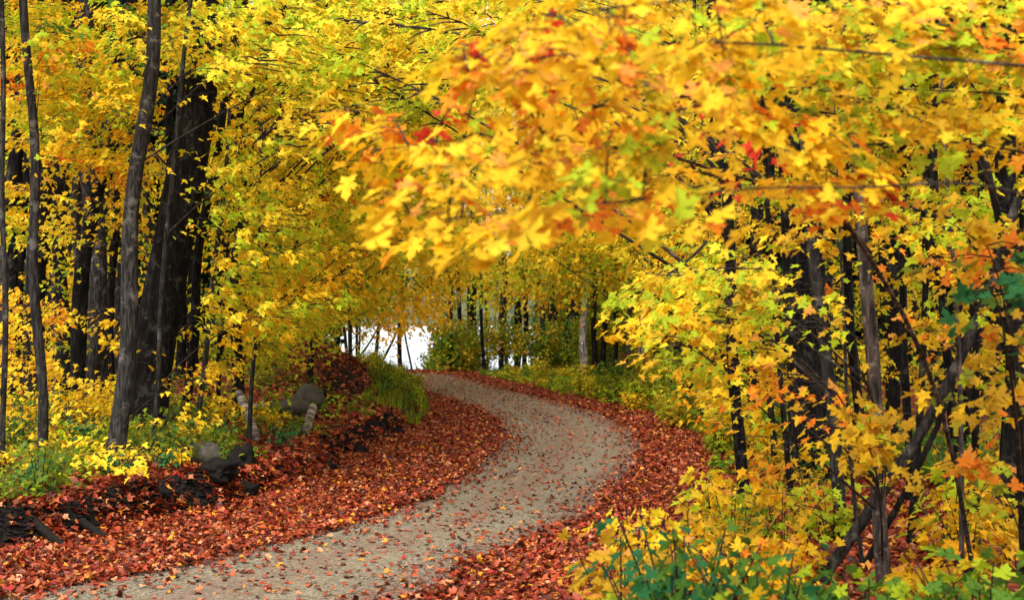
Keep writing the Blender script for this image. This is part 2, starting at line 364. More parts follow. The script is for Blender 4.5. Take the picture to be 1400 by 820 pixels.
# ------------------------------------------------------------------ tubes
def tube(P, r, sides=6, lump=0.0, seed=0):
    P = np.asarray(P, float); n = len(P); r = np.asarray(r, float)
    T = nrm(np.gradient(P, axis=0)); ref = np.array([0.13, 0.97, 0.2]) if abs(T[0, 2]) > 0.6 else np.array([0, 0, 1.0])
    A = nrm(np.cross(T, ref)); B = np.cross(T, A)
    a = np.linspace(0, 2 * math.pi, sides, endpoint=False)
    rr = np.repeat(r[:, None], sides, 1)
    if lump:
        g = np.random.default_rng(seed); ph = g.uniform(0, 6.28, 4); zz = np.arange(n)[:, None]
        rr = rr * (1 + lump * (np.sin(3 * a + ph[0] + zz * .15) * .6 + np.sin(5 * a + ph[1] - zz * .3) * .4 + np.sin(zz * .8 + 2 * a + ph[2]) * .5) + lump * .5 * g.normal(0, 1, rr.shape))
    V = P[:, None] + rr[:, :, None] * (np.cos(a)[None, :, None] * A[:, None] + np.sin(a)[None, :, None] * B[:, None])
    V = V.reshape(-1, 3); i = np.arange((n - 1) * sides); j = (i // sides) * sides + (i % sides + 1) % sides
    F = np.stack([i, j, j + sides, i + sides], 1)
    return V, F
class Tubes:
    def __init__(s): s.V, s.F, s.n = [], [], 0
    def add(s, P, r, sides=4, lump=0, seed=0):
        V, F = tube(P, r, sides, lump, seed); s.V.append(V); s.F.append(F + s.n); s.n += len(V)
    def mesh(s, name, mat, org=0):
        return mesh_np(name, np.concatenate(s.V) - org, np.concatenate(s.F), mat, smooth=True)

# ------------------------------------------------------------------ trees
TREES = []
STEMS = [([(200, 640, 34), (213, 520, 36), (232, 400, 36), (250, 250, 34), (263, 100, 30)], 22, .86), ([(160, 680, 20), (163, 560, 19), (177, 400, 18), (190, 220, 16), (205, 80, 14)], 17.9, .8),
         ([(57, 690, 12), (57, 560, 12), (50, 400, 11), (45, 200, 10)], 17.6, .7), ([(30, 600, 22), (48, 430, 22), (66, 250, 22)], 27, .6), ([(104, 600, 24), (118, 400, 26), (132, 250, 26)], 25, .7),
         ([(270, 620, 26), (262, 480, 16), (275, 330, 14), (291, 230, 12)], 22, .6), ([(1015, 712, 14), (1008, 560, 14), (1000, 430, 13), (994, 240, 12)], 16.3, .75),
         ([(1110, 700, 40), (1100, 560, 38), (1090, 440, 36), (1090, 340, 34)], 19, .8), ([(1150, 700, 14), (1137, 570, 14), (1121, 440, 14), (1110, 310, 13)], 14, .75),
         ([(1217, 820, 16), (1204, 700, 15), (1199, 635, 14)], 11.2, .85), ([(1192, 530, 14), (1182, 330, 13), (1178, 260, 12)], 11.2, .85), ([(1108, 800, 26), (1195, 690, 22), (1280, 565, 20), (1338, 440, 18), (1374, 340, 16)], 11, .85),
         ([(1160, 640, 14), (1165, 330, 14)], 20, .6), ([(1240, 640, 16), (1237, 330, 16)], 17, .6), ([(1382, 700, 20), (1384, 400, 20)], 15, .7), ([(1300, 700, 14), (1292, 330, 12)], 16, .6)]
class Tree:
    def __init__(s, name, label, cat, Y, pts, w0, w1, bark, group=None, lod=LOD2, parts=0, top=None, sides=9, dY=0.0):
        P = np.array([at(px, py, Y + dY * k / max(1, len(pts) - 1)) for k, (px, py) in enumerate(pts)])
        b = P[0].copy(); g = float(H(b[0], b[1])); 
        if b[2] > g - 0.05:
            dirn = P[0] - P[1]; b = P[0] + dirn * ((P[0][2] - g + 0.12) / max(0.2, -dirn[2])); P = np.vstack([b, P])
        r0, r1 = w0 / FPX * Y / 2, w1 / FPX * Y / 2
        if top and P[-1][2] < top:
            d = nrm(P[-1] - P[-2]); d = nrm(d + np.array([0, 0, .4])); e = P[-1] + d * (top - P[-1][2]); P = np.vstack([P, e])
            zt = (P[:, 2] - P[0, 2]) / (P[-1, 2] - P[0, 2])
            f = (P[-2, 2] - P[0, 2]) / (P[-1, 2] - P[0, 2])
            rad = np.where(zt <= f, r0 + (r1 - r0) * zt / f, r1 * (1 - 0.75 * (zt - f) / (1 - f + 1e-6)))
        else:
            zt = np.linspace(0, 1, len(P)); rad = r0 + (r1 - r0) * zt
        n = max(8, int((P[-1, 2] - P[0, 2]) / max(0.25, r0 * 2.5)));  n = min(n, 46)
        Q = resamp(np.c_[P, rad], n); s.P, s.r = Q[:, :3], Q[:, 3]
        ph = random.random() * 6; wb = .15 if name == 'leaning_log' else 1; s.P[1:-1, 0] += (wb * r0 * 0.35) * np.sin(np.arange(1, n - 1) * .55 + ph); s.P[1:-1, 1] += wb * r0 * .3 * np.cos(np.arange(1, n - 1) * .4 + ph)
        hgt = s.P[:, 2] - s.P[0, 2]; s.r = s.r * (1 + 0.35 * np.exp(-hgt / max(.12, r0 * 2)))
        s.name, s.label, s.cat, s.group, s.bark, s.lod, s.parts, s.sides, s.Y = name, label, cat, group, bark, lod, parts, sides, Y
        s.L = Leaves(); s.tw = Tubes(); s.limbs = []; TREES.append(s)
    def point(s, z):
        return np.array([np.interp(z, s.P[:, 2], s.P[:, k]) for k in (0, 1)] + [min(max(z, s.P[0, 2]), s.P[-1, 2])])
    def build(s):
        org = s.P[0] + np.array([0, 0, 0.12]); e = empty(s.name, org, s.label, s.cat, s.group); s.e = e
        V, F = tube(s.P, s.r, s.sides, 0.05, int(s.Y * 10)); link("trunk", mesh_np("trunk", V - org, F, BARK[s.bark], smooth=True), e)
        for (P, r) in s.limbs:
            V, F = tube(P, r, 6, .06, 3); link("branch", mesh_np("branch", V - org, F, M_TWIG if r[0] < .03 else BARK[s.bark], smooth=True), e)
        if s.tw.n: tag(link("twigs", s.tw.mesh("twigs", M_TWIG, org), e), kind="stuff")
        if s.L.count():
            arr = s.L.arrays(); px, py = proj(arr[0]); keep = np.ones(len(px), bool)
            for pts, yy, pr in STEMS:        # leaves that would hang right in front of the stems that stay in view
                lx = np.interp(-py, [-q[1] for q in pts], [q[0] for q in pts]); hw = np.interp(-py, [-q[1] for q in pts], [q[2] for q in pts])
                keep &= ~((arr[0][:, 1] < yy - .2) & (np.abs(px - lx) < hw) & (py > pts[-1][1]) & (py < pts[0][1]) & (RNG.random(len(px)) < pr))
            arr = [a[keep] for a in arr]; k = len(arr[0])
            if s.parts:
                px, py = proj(arr[0]); vis = (px > -20) & (px < 1420) & (py > -20) & (py < 840)
                vi = np.flatnonzero(vis)
                order = vi[np.argsort(arr[0][vi, 1] - 4 * arr[3][vi])]
                own = order[:s.parts]; leaf_objects(arr, own, e, org)
                mask = np.ones(k, bool); mask[own] = False; arr = [a[mask] for a in arr]
            if len(arr[0]):
                tag(link("foliage", leaves_mesh("foliage", arr, s.lod, M_LEAF, org), e), kind="stuff")

def spray(tr, P, pal, size, main=None, dens=1.0, t0=0.3, width=0.42, twigs=True, tr_r=None, droop=0.45, flat=0.03):
    """leaves in a flat drooping tier along the branch curve P (k,3)"""
    P = np.asarray(P, float); seg = np.linalg.norm(np.diff(P, axis=0), axis=1); s = np.r_[0, np.cumsum(seg)] / seg.sum(); Ln = seg.sum()
    W = min(width * Ln * (1 - t0), 0.62)
    if tr.Y > 30: W = min(width * Ln * (1 - t0), 1.1)
    area = Ln * (1 - t0) * W * 1.4
    n = int(area / (size * size * 0.62) * dens) + 4
    t = t0 + (1 - t0) * RNG.random(n) ** 0.8
    C = np.stack([np.interp(t, s, P[:, k]) for k in range(3)], 1)
    T = nrm(P[-1] - P[-2]) * 0.6 + nrm(P[-1] - P[0]); T[2] *= .4; T = nrm(T); S = nrm(np.array([T[1], -T[0], 0.0]))
    wt = W * np.sin(np.clip((t - t0) / (1 - t0), 0, 1) ** 0.8 * 2.6 + 0.35)
    v = RNG.uniform(-1, 1, n)
    # leaves gather along side twigs: quantise t a little
    k = max(3, int(Ln * (1 - t0) / (size * 1.7))); tq = np.round(t * k) / k
    t2 = np.clip(tq + RNG.normal(0, 0.12 / k, n) + 0.35 * np.abs(v) * W / Ln, 0, 1.1)
    C = np.stack([np.interp(t2, s, P[:, q]) for q in range(3)], 1) + np.clip(t2 - 1, 0, 1)[:, None] * Ln * T
    if tr.Y > 34: flat, droop = flat + .16, .9
    elif tr.Y > 20: flat, droop = flat + .03, .6
    pos = C + S * (v * wt)[:, None]; pos[:, 2] += -0.22 * np.abs(v * wt) + RNG.normal(0, flat, n) * (1 + Ln * .15) - 0.3 * size
    d = T * RNG.uniform(.2, 1, (n, 1)) + S * (np.sign(v) * RNG.uniform(.0, 1.0, n))[:, None] + RNG.normal(0, .35, (n, 3))
    d[:, 2] = -np.abs(RNG.normal(droop, .38, n)) * np.linalg.norm(d[:, :2], axis=1)
    nn = np.array([0, -.12, 1.0]) + RNG.normal(0, .28, (n, 3))
    names = list(pal)
    if main is None:
        w_ = np.array([pal[q] for q in names], float); main = np.array(COL[names[RNG.choice(len(names), p=w_ / w_.sum())]])
    tr.L.add(pos, d, nn, size * RNG.uniform(.62, 1.18, n), blend_cols(main, pal, n))
    if twigs:
        for q in range(k):
            tt = t0 + (1 - t0) * (q + .5) / k; c = np.array([np.interp(tt, s, P[:, a]) for a in range(3)]); ww = W * math.sin(min(1, (tt - t0) / (1 - t0)) ** .8 * 2.6 + .35)
            for sg in (-1, 1):
                if RNG.random() < .25: continue
                e = c + S * sg * ww * RNG.uniform(.5, .95) + T * ww * .6; e[2] -= .15 * ww
                rr = (tr_r or .006)
                tr.tw.add([c, (c + e) / 2 + np.array([0, 0, .02]), e], [rr * .6, rr * .45, rr * .25], 3)

def inpoly(poly, x, y):
    c = False; j = len(poly) - 1
    for i in range(len(poly)):
        xi, yi = poly[i]; xj, yj = poly[j]
        if (yi > y) != (yj > y) and x < (xj - xi) * (y - yi) / (yj - yi) + xi: c = not c
        j = i
    return c
def road_clear(p, m=0.6):
    """True when the point would hang over the road too low"""
    return p[1] < 62 and Lx(p[1]) - m < p[0] < Rx(p[1]) + m
THIN = [([(0, 220), (340, 220), (340, 600), (0, 600)], .45), ([(1000, 300), (1400, 260), (1400, 800), (1040, 720)], .6)]
def fill(poly, Yr, n, size, pal, Ls, dens=1.0, trees=None, maxd=6.0, avoid=(), twigs=True, palf=None, lowest=None, t0=.3, droop=.42, carriers=None, gaps=0.0):
    xs = [a for a, b in poly]; ys = [b for a, b in poly]; made = 0; tries = 0
    cand = trees if trees is not None else [t for t in TREES if Yr[0] - 3 < t.Y < Yr[1] + 3]
    gph = RNG.uniform(0, 50)
    while made < n and tries < n * 14:
        tries += 1
        px, py = RNG.uniform(min(xs), max(xs)), RNG.uniform(min(ys), max(ys))
        if not inpoly(poly, px, py) or any(inpoly(a, px, py) for a in avoid): continue
        if gaps and wob(px / 34 + gph, py / 13) < gaps - .5 and RNG.random() < .85: continue
        if any(RNG.random() > pr and inpoly(pl, px, py) for pl, pr in THIN): continue
        Y = (RNG.uniform(Yr[0] ** 2, Yr[1] ** 2)) ** .5; T = at(px, py, Y)
        if T[2] < H(T[0], T[1]) + 0.35: continue
        if lowest and road_clear(T) and T[2] < lowest: continue
        best = None; bd = 1e9
        for t, cp in (carriers or ()):
            k = int(np.argmin(np.linalg.norm(cp - T, axis=1) + .25 * np.linspace(1, 0, len(cp)))); dd = float(np.linalg.norm(cp[k] - T))
            if dd < bd: bd, best, ca = dd, t, cp[k]
        for t in (() if carriers else cand):
            q = t.point(T[2] - .3); dd = math.hypot(q[0] - T[0], q[1] - T[1]) 
            if T[2] > t.P[-1, 2] + 1.0: dd += 3
            if dd < bd: bd, best = dd, t
        if best is None or bd > maxd: continue
        t = best; L = RNG.uniform(*Ls)
        a0 = ca.copy() if carriers else t.point(T[2] - RNG.uniform(.25, .75) * bd - .1)
        if not carriers and bd < L * .5:       # target sits on the stem: grow outwards through it
            az = RNG.uniform(0, 6.28); T = a0 + np.array([math.cos(az), math.sin(az), 0]) * L * .8; T[2] = at(px, py, Y)[2]
        mid = a0 * .52 + T * .48; mid[2] += RNG.uniform(.12, .34) * bd; mid[:2] += RNG.normal(0, .11 * bd, 2)
        ts = np.linspace(0, 1, 7)[:, None]
        P = (1 - ts) ** 2 * a0 + 2 * ts * (1 - ts) * mid + ts ** 2 * T
        full = np.linalg.norm(T - a0); r0 = min(max(.005, full * .0045), .025); r = r0 * np.linspace(1, .25, 7)
        if RNG.random() < (.12 if t in (L1, L2, L3, L9, L10, L11) else .45 if t.Y < 28 and px < 500 else .35 if px > 900 and t.Y < 20 else .65 if t.Y < 40 else .3): t.tw.add(P, r, 3 if t.Y > 25 else 4)
        tt0 = max(t0, 1 - L / max(full, .1))
        p_ = palf(px, py) if palf else pal
        spray(t, P, p_, size, dens=dens, t0=tt0, twigs=twigs and t.Y < 24, tr_r=r0, droop=droop); made += 1

LAND = [("the thick black tree", 215, 22), ("the grey mid-sized trunk", 162, 18), ("the slim grey trunk", 56, 17.6), ("the thin leafy sapling", 345, 22), ("the birch logs", 380, 27),
        ("the grey boulders", 408, 33), ("the black stumps", 312, 21), ("the slim roadside trunk", 1012, 16.3), ("the broad black tree", 1100, 19), ("the mottled trunk", 1210, 11.5),
        ("the leaning trunk foot", 1115, 12), ("the right edge trunk", 1383, 15), ("the pale bare trunk", 878, 46), ("the pale grey trunk", 799, 60), ("the lake gap", 525, 64),
        ("the road end", 590, 62), ("the low water patch", 700, 66), ("the near bend", 930, 30), ("the far bend", 800, 42), ("the left picture edge", -20, 24), ("the right picture edge", 1420, 27),
        ("the left bank", 470, 28), ("the mound weeds", 520, 44)]
def rel(x, y):
    b = min(LAND, key=lambda l: math.hypot((l[1] - 700) / FPX * l[2] - x, (l[2] - y) * .5)); lx = (b[1] - 700) / FPX * b[2]
    if y - b[2] > max(1.5, abs(x - lx)): w_ = "behind"
    elif b[2] - y > max(1.5, abs(x - lx)): w_ = "in front of"
    else: w_ = "just left of" if x < lx else "just right of"
    if "edge" in b[0] and len(b[0]) > 20: w_ = "near" if y - b[2] < 2 else "far behind"
    return f"{w_} {b[0]}"
# -- trees left of the road
GL = "maple trees in the wood left of the road"
def T(*a, **k): return Tree(*a, **k)
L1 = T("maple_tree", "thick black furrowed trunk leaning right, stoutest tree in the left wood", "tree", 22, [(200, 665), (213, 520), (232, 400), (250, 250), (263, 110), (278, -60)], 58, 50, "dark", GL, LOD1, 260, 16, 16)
L2 = T("maple_tree", "straight grey mid-sized trunk standing in front of the thick black tree", "tree", 17.9, [(158, 690), (163, 560), (177, 400), (190, 220), (205, 80), (213, -30)], 26, 18, "grey", GL, LOD1, 300, 12, 12)
L3 = T("maple_tree", "slim grey trunk, bare up to the leaves, near the left edge", "tree", 17.6, [(58, 695), (57, 560), (50, 400), (45, 200), (38, 60), (30, -40)], 15, 11, "grey", GL, LOD1, 300, 11, 10)
L4 = T("maple_tree", "dark trunk just left of the grey mid-sized one, leaning right", "tree", 24, [(96, 640), (104, 480), (122, 330), (140, 200), (160, 60), (170, -50)], 22, 20, "dark", GL, LOD2, 0, 16, 10)
L5 = T("maple_tree", "wide grey-black trunk filling the space behind the slim grey one", "tree", 26, [(118, 620), (124, 470), (129, 330), (124, 200), (118, 60), (116, -40)], 30, 24, "grey", GL, LOD2, 0, 16, 10)
L6 = T("maple_tree", "dark trunk at the far left edge of the picture, low foliage around it", "tree", 28, [(8, 600), (14, 400), (22, 250), (26, 60)], 24, 18, "dark", GL, LOD2, 0, 16, 8)
L7 = T("maple_tree", "dark trunk with a bend at half height left of the slim grey one", "tree", 27, [(28, 620), (48, 430), (66, 250), (68, 60), (65, -30)], 28, 25, "dark", GL, LOD2, 0, 16, 10)
L8 = T("maple_sapling", "narrow stem cut by the left edge of the picture", "sapling", 17, [(4, 720), (6, 400), (2, 0)], 9, 7, "grey", GL, LOD1, 120, 9, 7)
L9 = T("maple_sapling", "thin slanting stem crossing in front of the thick black tree", "sapling", 19, [(206, 650), (218, 470), (232, 260), (250, 100), (264, -20)], 8, 6, "grey", GL, LOD1, 200, 9, 7)
L10 = T("maple_tree", "dark trunk close right of the thick black tree, bending to the right", "tree", 23, [(246, 640), (262, 480), (275, 330), (291, 230), (312, 110), (330, 0)], 15, 10, "dark", GL, LOD1, 200, 12, 8)
L11 = T("maple_sapling", "thin upright stem in the gap right of the thick black tree", "sapling", 22, [(262, 620), (281, 490), (296, 350), (305, 260), (318, 120)], 8, 5, "grey", GL, LOD1, 160, 9, 7)
L12 = T("maple_tree", "straight black trunk beside the top of the thin sapling on the mound", "tree", 25, [(322, 560), (325, 400), (327, 180), (330, 20)], 17, 14, "dark", GL, LOD2, 0, 15, 9)
L13 = T("maple_sapling", "thin leafy sapling rising past the birch logs on the mound", "sapling", 22, [(341, 600), (350, 450), (356, 300), (358, 190)], 7, 3, "grey", GL, LOD1, 300, 5.6, 7)
L14 = T("maple_sapling", "young maple whose arching branch reaches towards the road", "sapling", 24, [(296, 590), (305, 380), (330, 220), (360, 180), (390, 165)], 7, 4, "dark", GL, LOD1, 160, None, 7)
back = "dark trees deep in the left wood"
for k_, (px_, Y_, w_) in enumerate([(78, 31, 14), (150, 33, 12), (300, 30, 16), (372, 34, 9), (408, 38, 10), (425, 30, 8), (460, 52, 7), (-60, 24, 20), (225, 36, 12), (340, 42, 14), (20, 36, 14), (180, 42, 10), (480, 46, 6), (105, 38, 12), (265, 34, 14), (390, 50, 9), (88, 27, 17), (140, 29, 18), (108, 33, 14), (2, 32, 20), (44, 34, 15), (70, 37, 15), (30, 29, 13), (185, 31, 12), (160, 37, 12), (244, 29, 14), (128, 41, 14), (60, 44, 12), (205, 39, 11)]):
    lean = random.uniform(-22, 26)
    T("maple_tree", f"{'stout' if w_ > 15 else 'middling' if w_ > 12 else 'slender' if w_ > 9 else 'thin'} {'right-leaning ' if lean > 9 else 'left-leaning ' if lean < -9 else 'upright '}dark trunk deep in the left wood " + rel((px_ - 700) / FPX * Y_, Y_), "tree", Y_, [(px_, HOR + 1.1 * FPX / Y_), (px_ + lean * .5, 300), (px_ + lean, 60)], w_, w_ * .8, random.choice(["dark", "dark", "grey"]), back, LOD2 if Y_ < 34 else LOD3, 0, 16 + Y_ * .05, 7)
# -- trees round the bend
GC = "slender trees beyond the bend"
spec = [(617, 66, 8, "dark", 4, "slim black trunk nearest the road end, first right of the lake gap"), (648, 70, 14, "dark", 1, "thickest black trunk beyond the bend, just right of the lake gap"),
        (661, 64, 5, "dark", 6, "very thin stem right beside the thickest trunk beyond the bend"), (684, 67, 6, "grey", -6, "thin stem leaning left over the white water patch"),
        (692, 71, 6, "dark", 4, "second thin stem over the white water patch"), (718, 66, 7, "dark", 0, "straight black stem right of the white water patch"),
        (739, 66, 7, "grey", -9, "grey stem leaning left at the right end of the water patch"), (752, 72, 7, "dark", 0, "black stem at the left side of the dark thicket beyond the bend"),
        (761, 70, 8, "dark", 2, "black stem second into the dark thicket beyond the bend"), (774, 68, 11, "dark", 0, "stout black trunk in the dark thicket beyond the bend"),
        (787, 71, 13, "dark", 1, "black trunk touching the pale grey one beyond the bend"), (799, 60, 11, "pale", -1, "pale grey mottled trunk beyond the bend"),
        (813, 64, 8, "dark", 1, "dark stem just right of the pale grey trunk beyond the bend"), (826, 62, 8, "dark", -2, "dark stem between the pale grey trunk and the shrubs"),
        (842, 58, 7, "dark", 1, "dark stem rising from the shrubs on the right roadside"), (878, 46, 11, "pale", -5, "pale bare upper trunk showing over the right roadside shrubs"),
        (861, 52, 8, "grey", 2, "grey stem beside the pale bare upper trunk"), (908, 42, 9, "dark", 3, "dark stem behind the right roadside shrubs"),
        (705, 76, 6, "dark", -3, "thin stem farthest back behind the water patch")]
for px_, Y_, w_, bk, lean, lb in spec:
    T("maple_tree", lb, "tree", Y_, [(px_, HOR + 2.3 * FPX / Y_), (px_ - lean * .4, 430), (px_ - lean, 330), (px_ - lean * 1.5, 120)], w_, w_ * .75, bk, GC, LOD3, 0, 17, 7)
spec = [(516, 64, 6, 8, "dark stem in the middle of the bright lake gap"), (536, 62, 4, 22, "thin stem leaning right across the bright lake gap"), (491, 63, 4, 3, "thin stem at the left side of the lake gap"),
        (556, 66, 3, -8, "spindly stem at the right side of the lake gap"), (472, 60, 5, -6, "dark stem where the lake gap meets the left shrubs"), (505, 60, 3, 34, "spindly stem slanting up through the lake gap")]
for px_, Y_, w_, lean, lb in spec:
    T("sapling_tree", lb, "sapling", Y_, [(px_ - lean, 512), (px_, 470), (px_ + lean * .8, 420), (px_ + lean, 370)], w_, w_ * .7, "dark", "small trees in front of the lake", LOD3, 0, None, 5)
# deeper filling trees, both sides and across the back
GF = "far trees of the background wood"
for k_ in range(46):
    Y_ = random.uniform(74, 92); px_ = -60 + 1520 * (k_ + random.random()) / 46
    if 440 < px_ < 745: Y_ = random.uniform(71, 74)
    if 470 < px_ < 600 and k_ % 2: continue
    T("maple_tree", "thin far trunk under yellow crowns " + rel((px_ - 700) / FPX * Y_, Y_), "tree", Y_, [(px_, HOR + 2.0 * FPX / Y_), (px_ + random.uniform(-8, 8), 280), (px_ + random.uniform(-14, 14), 80)], random.uniform(4, 9), 4, "dark", GF, LOD3, 0, 20, 5)
# -- trees right of the road
GR = "maple trees in the wood right of the road"
R2 = T("maple_tree", "dark slim trunk nearest the road on the right, clear down to the leaf litter", "tree", 16.3, [(1015, 714), (1008, 560), (1000, 430), (994, 300), (989, 200), (982, 60), (976, -40)], 17, 12, "dark", GR, LOD1, 300, 12, 10)
R3 = T("maple_tree", "grey trunk in front of the broad black tree, slanting up to the left", "tree", 14, [(1152, 705), (1137, 570), (1121, 440), (1110, 300), (1096, 150), (1085, -30)], 18, 15, "grey", GR, LOD1, 300, 11, 10)
R4 = T("maple_tree", "reddish grey mottled trunk in the right foreground crossed by the leaning log", "tree", 11.3, [(1217, 850), (1204, 700), (1192, 520), (1182, 330), (1173, 200), (1158, 80), (1145, -40)], 21, 15, "pink", GR, LOD1, 300, 9, 12)
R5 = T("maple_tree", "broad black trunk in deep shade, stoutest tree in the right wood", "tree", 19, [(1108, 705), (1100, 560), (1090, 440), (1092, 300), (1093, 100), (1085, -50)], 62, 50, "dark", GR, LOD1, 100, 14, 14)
R6 = T("maple_tree", "dark trunk standing upright near the right edge of the picture", "tree", 15, [(1382, 790), (1384, 600), (1386, 400), (1376, 200), (1370, 0)], 32, 26, "dark", GR, LOD1, 300, 12, 10)
R7 = T("maple_tree", "curved dark stem arching up to the left near the right edge", "tree", 9.5, [(1398, 760), (1392, 520), (1384, 400), (1364, 280), (1340, 200), (1312, 110), (1296, 20)], 14, 9, "dark", GR, LOD1, 300, 6, 10)
R8 = T("leaning_log", "dead grey trunk leaning steeply right across the right foreground", "log", 11.6, [(1108, 812), (1195, 690), (1280, 565), (1338, 440), (1374, 340), (1392, 270)], 17, 11, "grey", None, LOD1, 0, None, 12, dY=-.6)
R9 = T("maple_sapling", "thin reddish sapling between the leaning log and the right edge", "sapling", 11, [(1316, 810), (1316, 640), (1308, 430), (1292, 200)], 8, 5, "pink", GR, LOD1, 300, 5, 7)
R10 = T("maple_sapling", "crooked young maple bending left whose branches spread over the road", "sapling", 11.0, [(1330, 790), (1308, 640), (1282, 505), (1238, 425), (1190, 345), (1130, 272), (1085, 190), (1058, 165), (1012, 130)], 7, 3.2, "pink", GR, LOD0, 300, None, 9, dY=-4.4)
R11 = T("maple_sapling", "slender dark stem leaning parallel under the dead leaning trunk", "sapling", 12.3, [(1190, 760), (1255, 640), (1300, 540), (1330, 440), (1345, 300)], 10, 6, "dark", GR, LOD1, 200, None, 7)
R12 = T("maple_sapling", "thin stem beside the foot of the mottled trunk on the right", "sapling", 12.2, [(1176, 745), (1160, 610), (1156, 500), (1150, 380)], 6, 4, "grey", GR, LOD1, 120, 5, 6)
R0 = T("maple_tree", "roadside maple outside the frame whose orange boughs hang over the top", "tree", 5.2, [(2050, 1100), (2020, 500), (1990, 0), (1960, -700)], 60, 40, "grey", GR, LOD0, 300, 7, 10)
R00 = T("maple_tree", "roadside maple to the right of the viewpoint with yellow boughs reaching in", "tree", 8, [(1640, 900), (1620, 400), (1600, 0), (1590, -300)], 40, 28, "grey", GR, LOD0, 300, 8, 10)
for px_, Y_, w_, lean, lb in [(1046, 20, 9, -14, "thin dark stem left of the broad black tree"), (1062, 17, 8, -22, "second thin dark stem left of the broad black tree, leaning left"),
                              (1165, 20, 14, -16, "dark trunk behind the reddish mottled trunk"), (1237, 17, 12, -6, "dark trunk right behind the crossing of log and mottled trunk"),
                              (1262, 14, 10, 18, "dark stem leaning right under the dead leaning trunk"), (1292, 18, 13, -22, "dark stem leaning left behind the thin reddish sapling"),
                              (1336, 16, 11, 6, "dark stem between the reddish sapling and the right edge trunk"), (1320, 24, 20, 2, "wide dark trunk far behind the reddish sapling"),
                              (1222, 25, 18, 4, "wide dark trunk deep behind the crossing log"), (975, 27, 8, -5, "thin dark stem behind the slim roadside trunk"),
                              (1030, 25, 10, 4, "dark stem between the slim roadside trunk and the broad black tree"), (945, 33, 8, 5, "dark stem at the back of the right roadside thicket"),
                              (1275, 30, 14, -8, "dark trunk farthest back behind the leaning log"), (1400, 26, 24, 3, "dark trunk cut by the right edge")]:
    T("maple_tree", lb, "tree", Y_, [(px_ - lean, HOR + 2.2 * FPX / Y_), (px_, 480), (px_ + lean * .5, 300), (px_ + lean, 60)], w_, w_ * .75, "dark", GR, LOD2 if Y_ > 18 else LOD1, 0, 14, 8)
for k_, (px_, Y_) in enumerate([(930, 40), (985, 38), (1050, 36), (1120, 40), (1190, 35), (1260, 42), (1340, 36), (1420, 33), (1010, 48), (1100, 52), (1210, 54), (1320, 50), (1400, 48), (900, 54), (960, 60), (1150, 62), (1300, 64), (1040, 30), (1135, 33), (1215, 30), (1305, 31), (1365, 38), (1085, 44), (1250, 48)]):
    T("maple_tree", "half hidden dark trunk in the right wood " + rel((px_ - 700) / FPX * Y_, Y_), "tree", Y_, [(px_, HOR + 1.9 * FPX / Y_), (px_ + random.uniform(-12, 12), 280), (px_ + random.uniform(-20, 20), 60)], random.uniform(9, 15), 8, "dark", "dark trees deep in the right wood", LOD3 if Y_ > 40 else LOD2, 0, 17, 6)

# ------------------------------------------------------------------ boughs
PY = dict(yellow=.44, lemon=.28, ylgreen=.22, amber=.06, orange=.015)
PNEAR = dict(yellow=.56, amber=.12, orange=.09, lemon=.10, ylgreen=.10, red=.03)
PR = dict(yellow=.36, ochre=.20, amber=.08, ylgreen=.26, orange=.03, lemon=.12)
def pal_left(px, py):
    g = math.exp(-((px - 430) / 190) ** 2 - ((py - 20) / 70) ** 2)
    o = math.exp(-((px - 60) / 90) ** 2 - ((py - 90) / 60) ** 2) + math.exp(-((px - 90) / 90) ** 2 - ((py - 220) / 40) ** 2)
    return dict(yellow=.40, lemon=.32 + .3 * g, ylgreen=.30 + .6 * g, amber=.05 + .16 * o, orange=.01 + .16 * o, green=.04)
def pal_back(px, py):
    g = math.exp(-((px - 950) / 160) ** 2 - ((py - 330) / 120) ** 2) + .6 * math.exp(-((px - 420) / 120) ** 2 - ((py - 430) / 60) ** 2)
    o = math.exp(-((px - 560) / 60) ** 2 - ((py - 400) / 30) ** 2) + .7 * math.exp(-((px - 800) / 90) ** 2 - ((py - 400) / 40) ** 2)
    return dict(yellow=.42, lemon=.20, ylgreen=.20 + .4 * g, amber=.08 + .3 * o, orange=.015 + .12 * o, olive=.06 + .3 * g, green=.04 + .2 * g)
def pal_near(px, py):
    r = math.exp(-((px - 640) / 120) ** 2 - ((py - 110) / 50) ** 2) + math.exp(-((px - 500) / 60) ** 2 - ((py - 205) / 30) ** 2) + .6 * math.exp(-((px - 680) / 60) ** 2 - ((py - 325) / 25) ** 2)
    g = math.exp(-((px - 1000) / 120) ** 2 - ((py - 40) / 50) ** 2) + .6 * math.exp(-((px - 880) / 100) ** 2 - ((py - 150) / 40) ** 2)
    return dict(yellow=.55, amber=.12, orange=.06 + .4 * r, red=.015 + .22 * r, lemon=.10, ylgreen=.09 + .4 * g, apricot=.04)

CAR = []
def limb(tr, pts, Y0, Y1, w0, w1, pal, size=.11, sides=(), dens=.9, t0=.3, width=.35, main=None):
    n = len(pts); P = np.array([at(px, py, Y0 + (Y1 - Y0) * k / (n - 1)) for k, (px, py) in enumerate(pts)])
    P = resamp(P, max(10, n * 3)); r = np.linspace(w0, w1, len(P)) / FPX * (Y0 + Y1) / 4
    tr.limbs.append((P, r)); CAR.append((tr, P)); spray(tr, P, pal, size, dens=dens, t0=t0, width=width, tr_r=r[len(r) // 2] * .6, main=main)
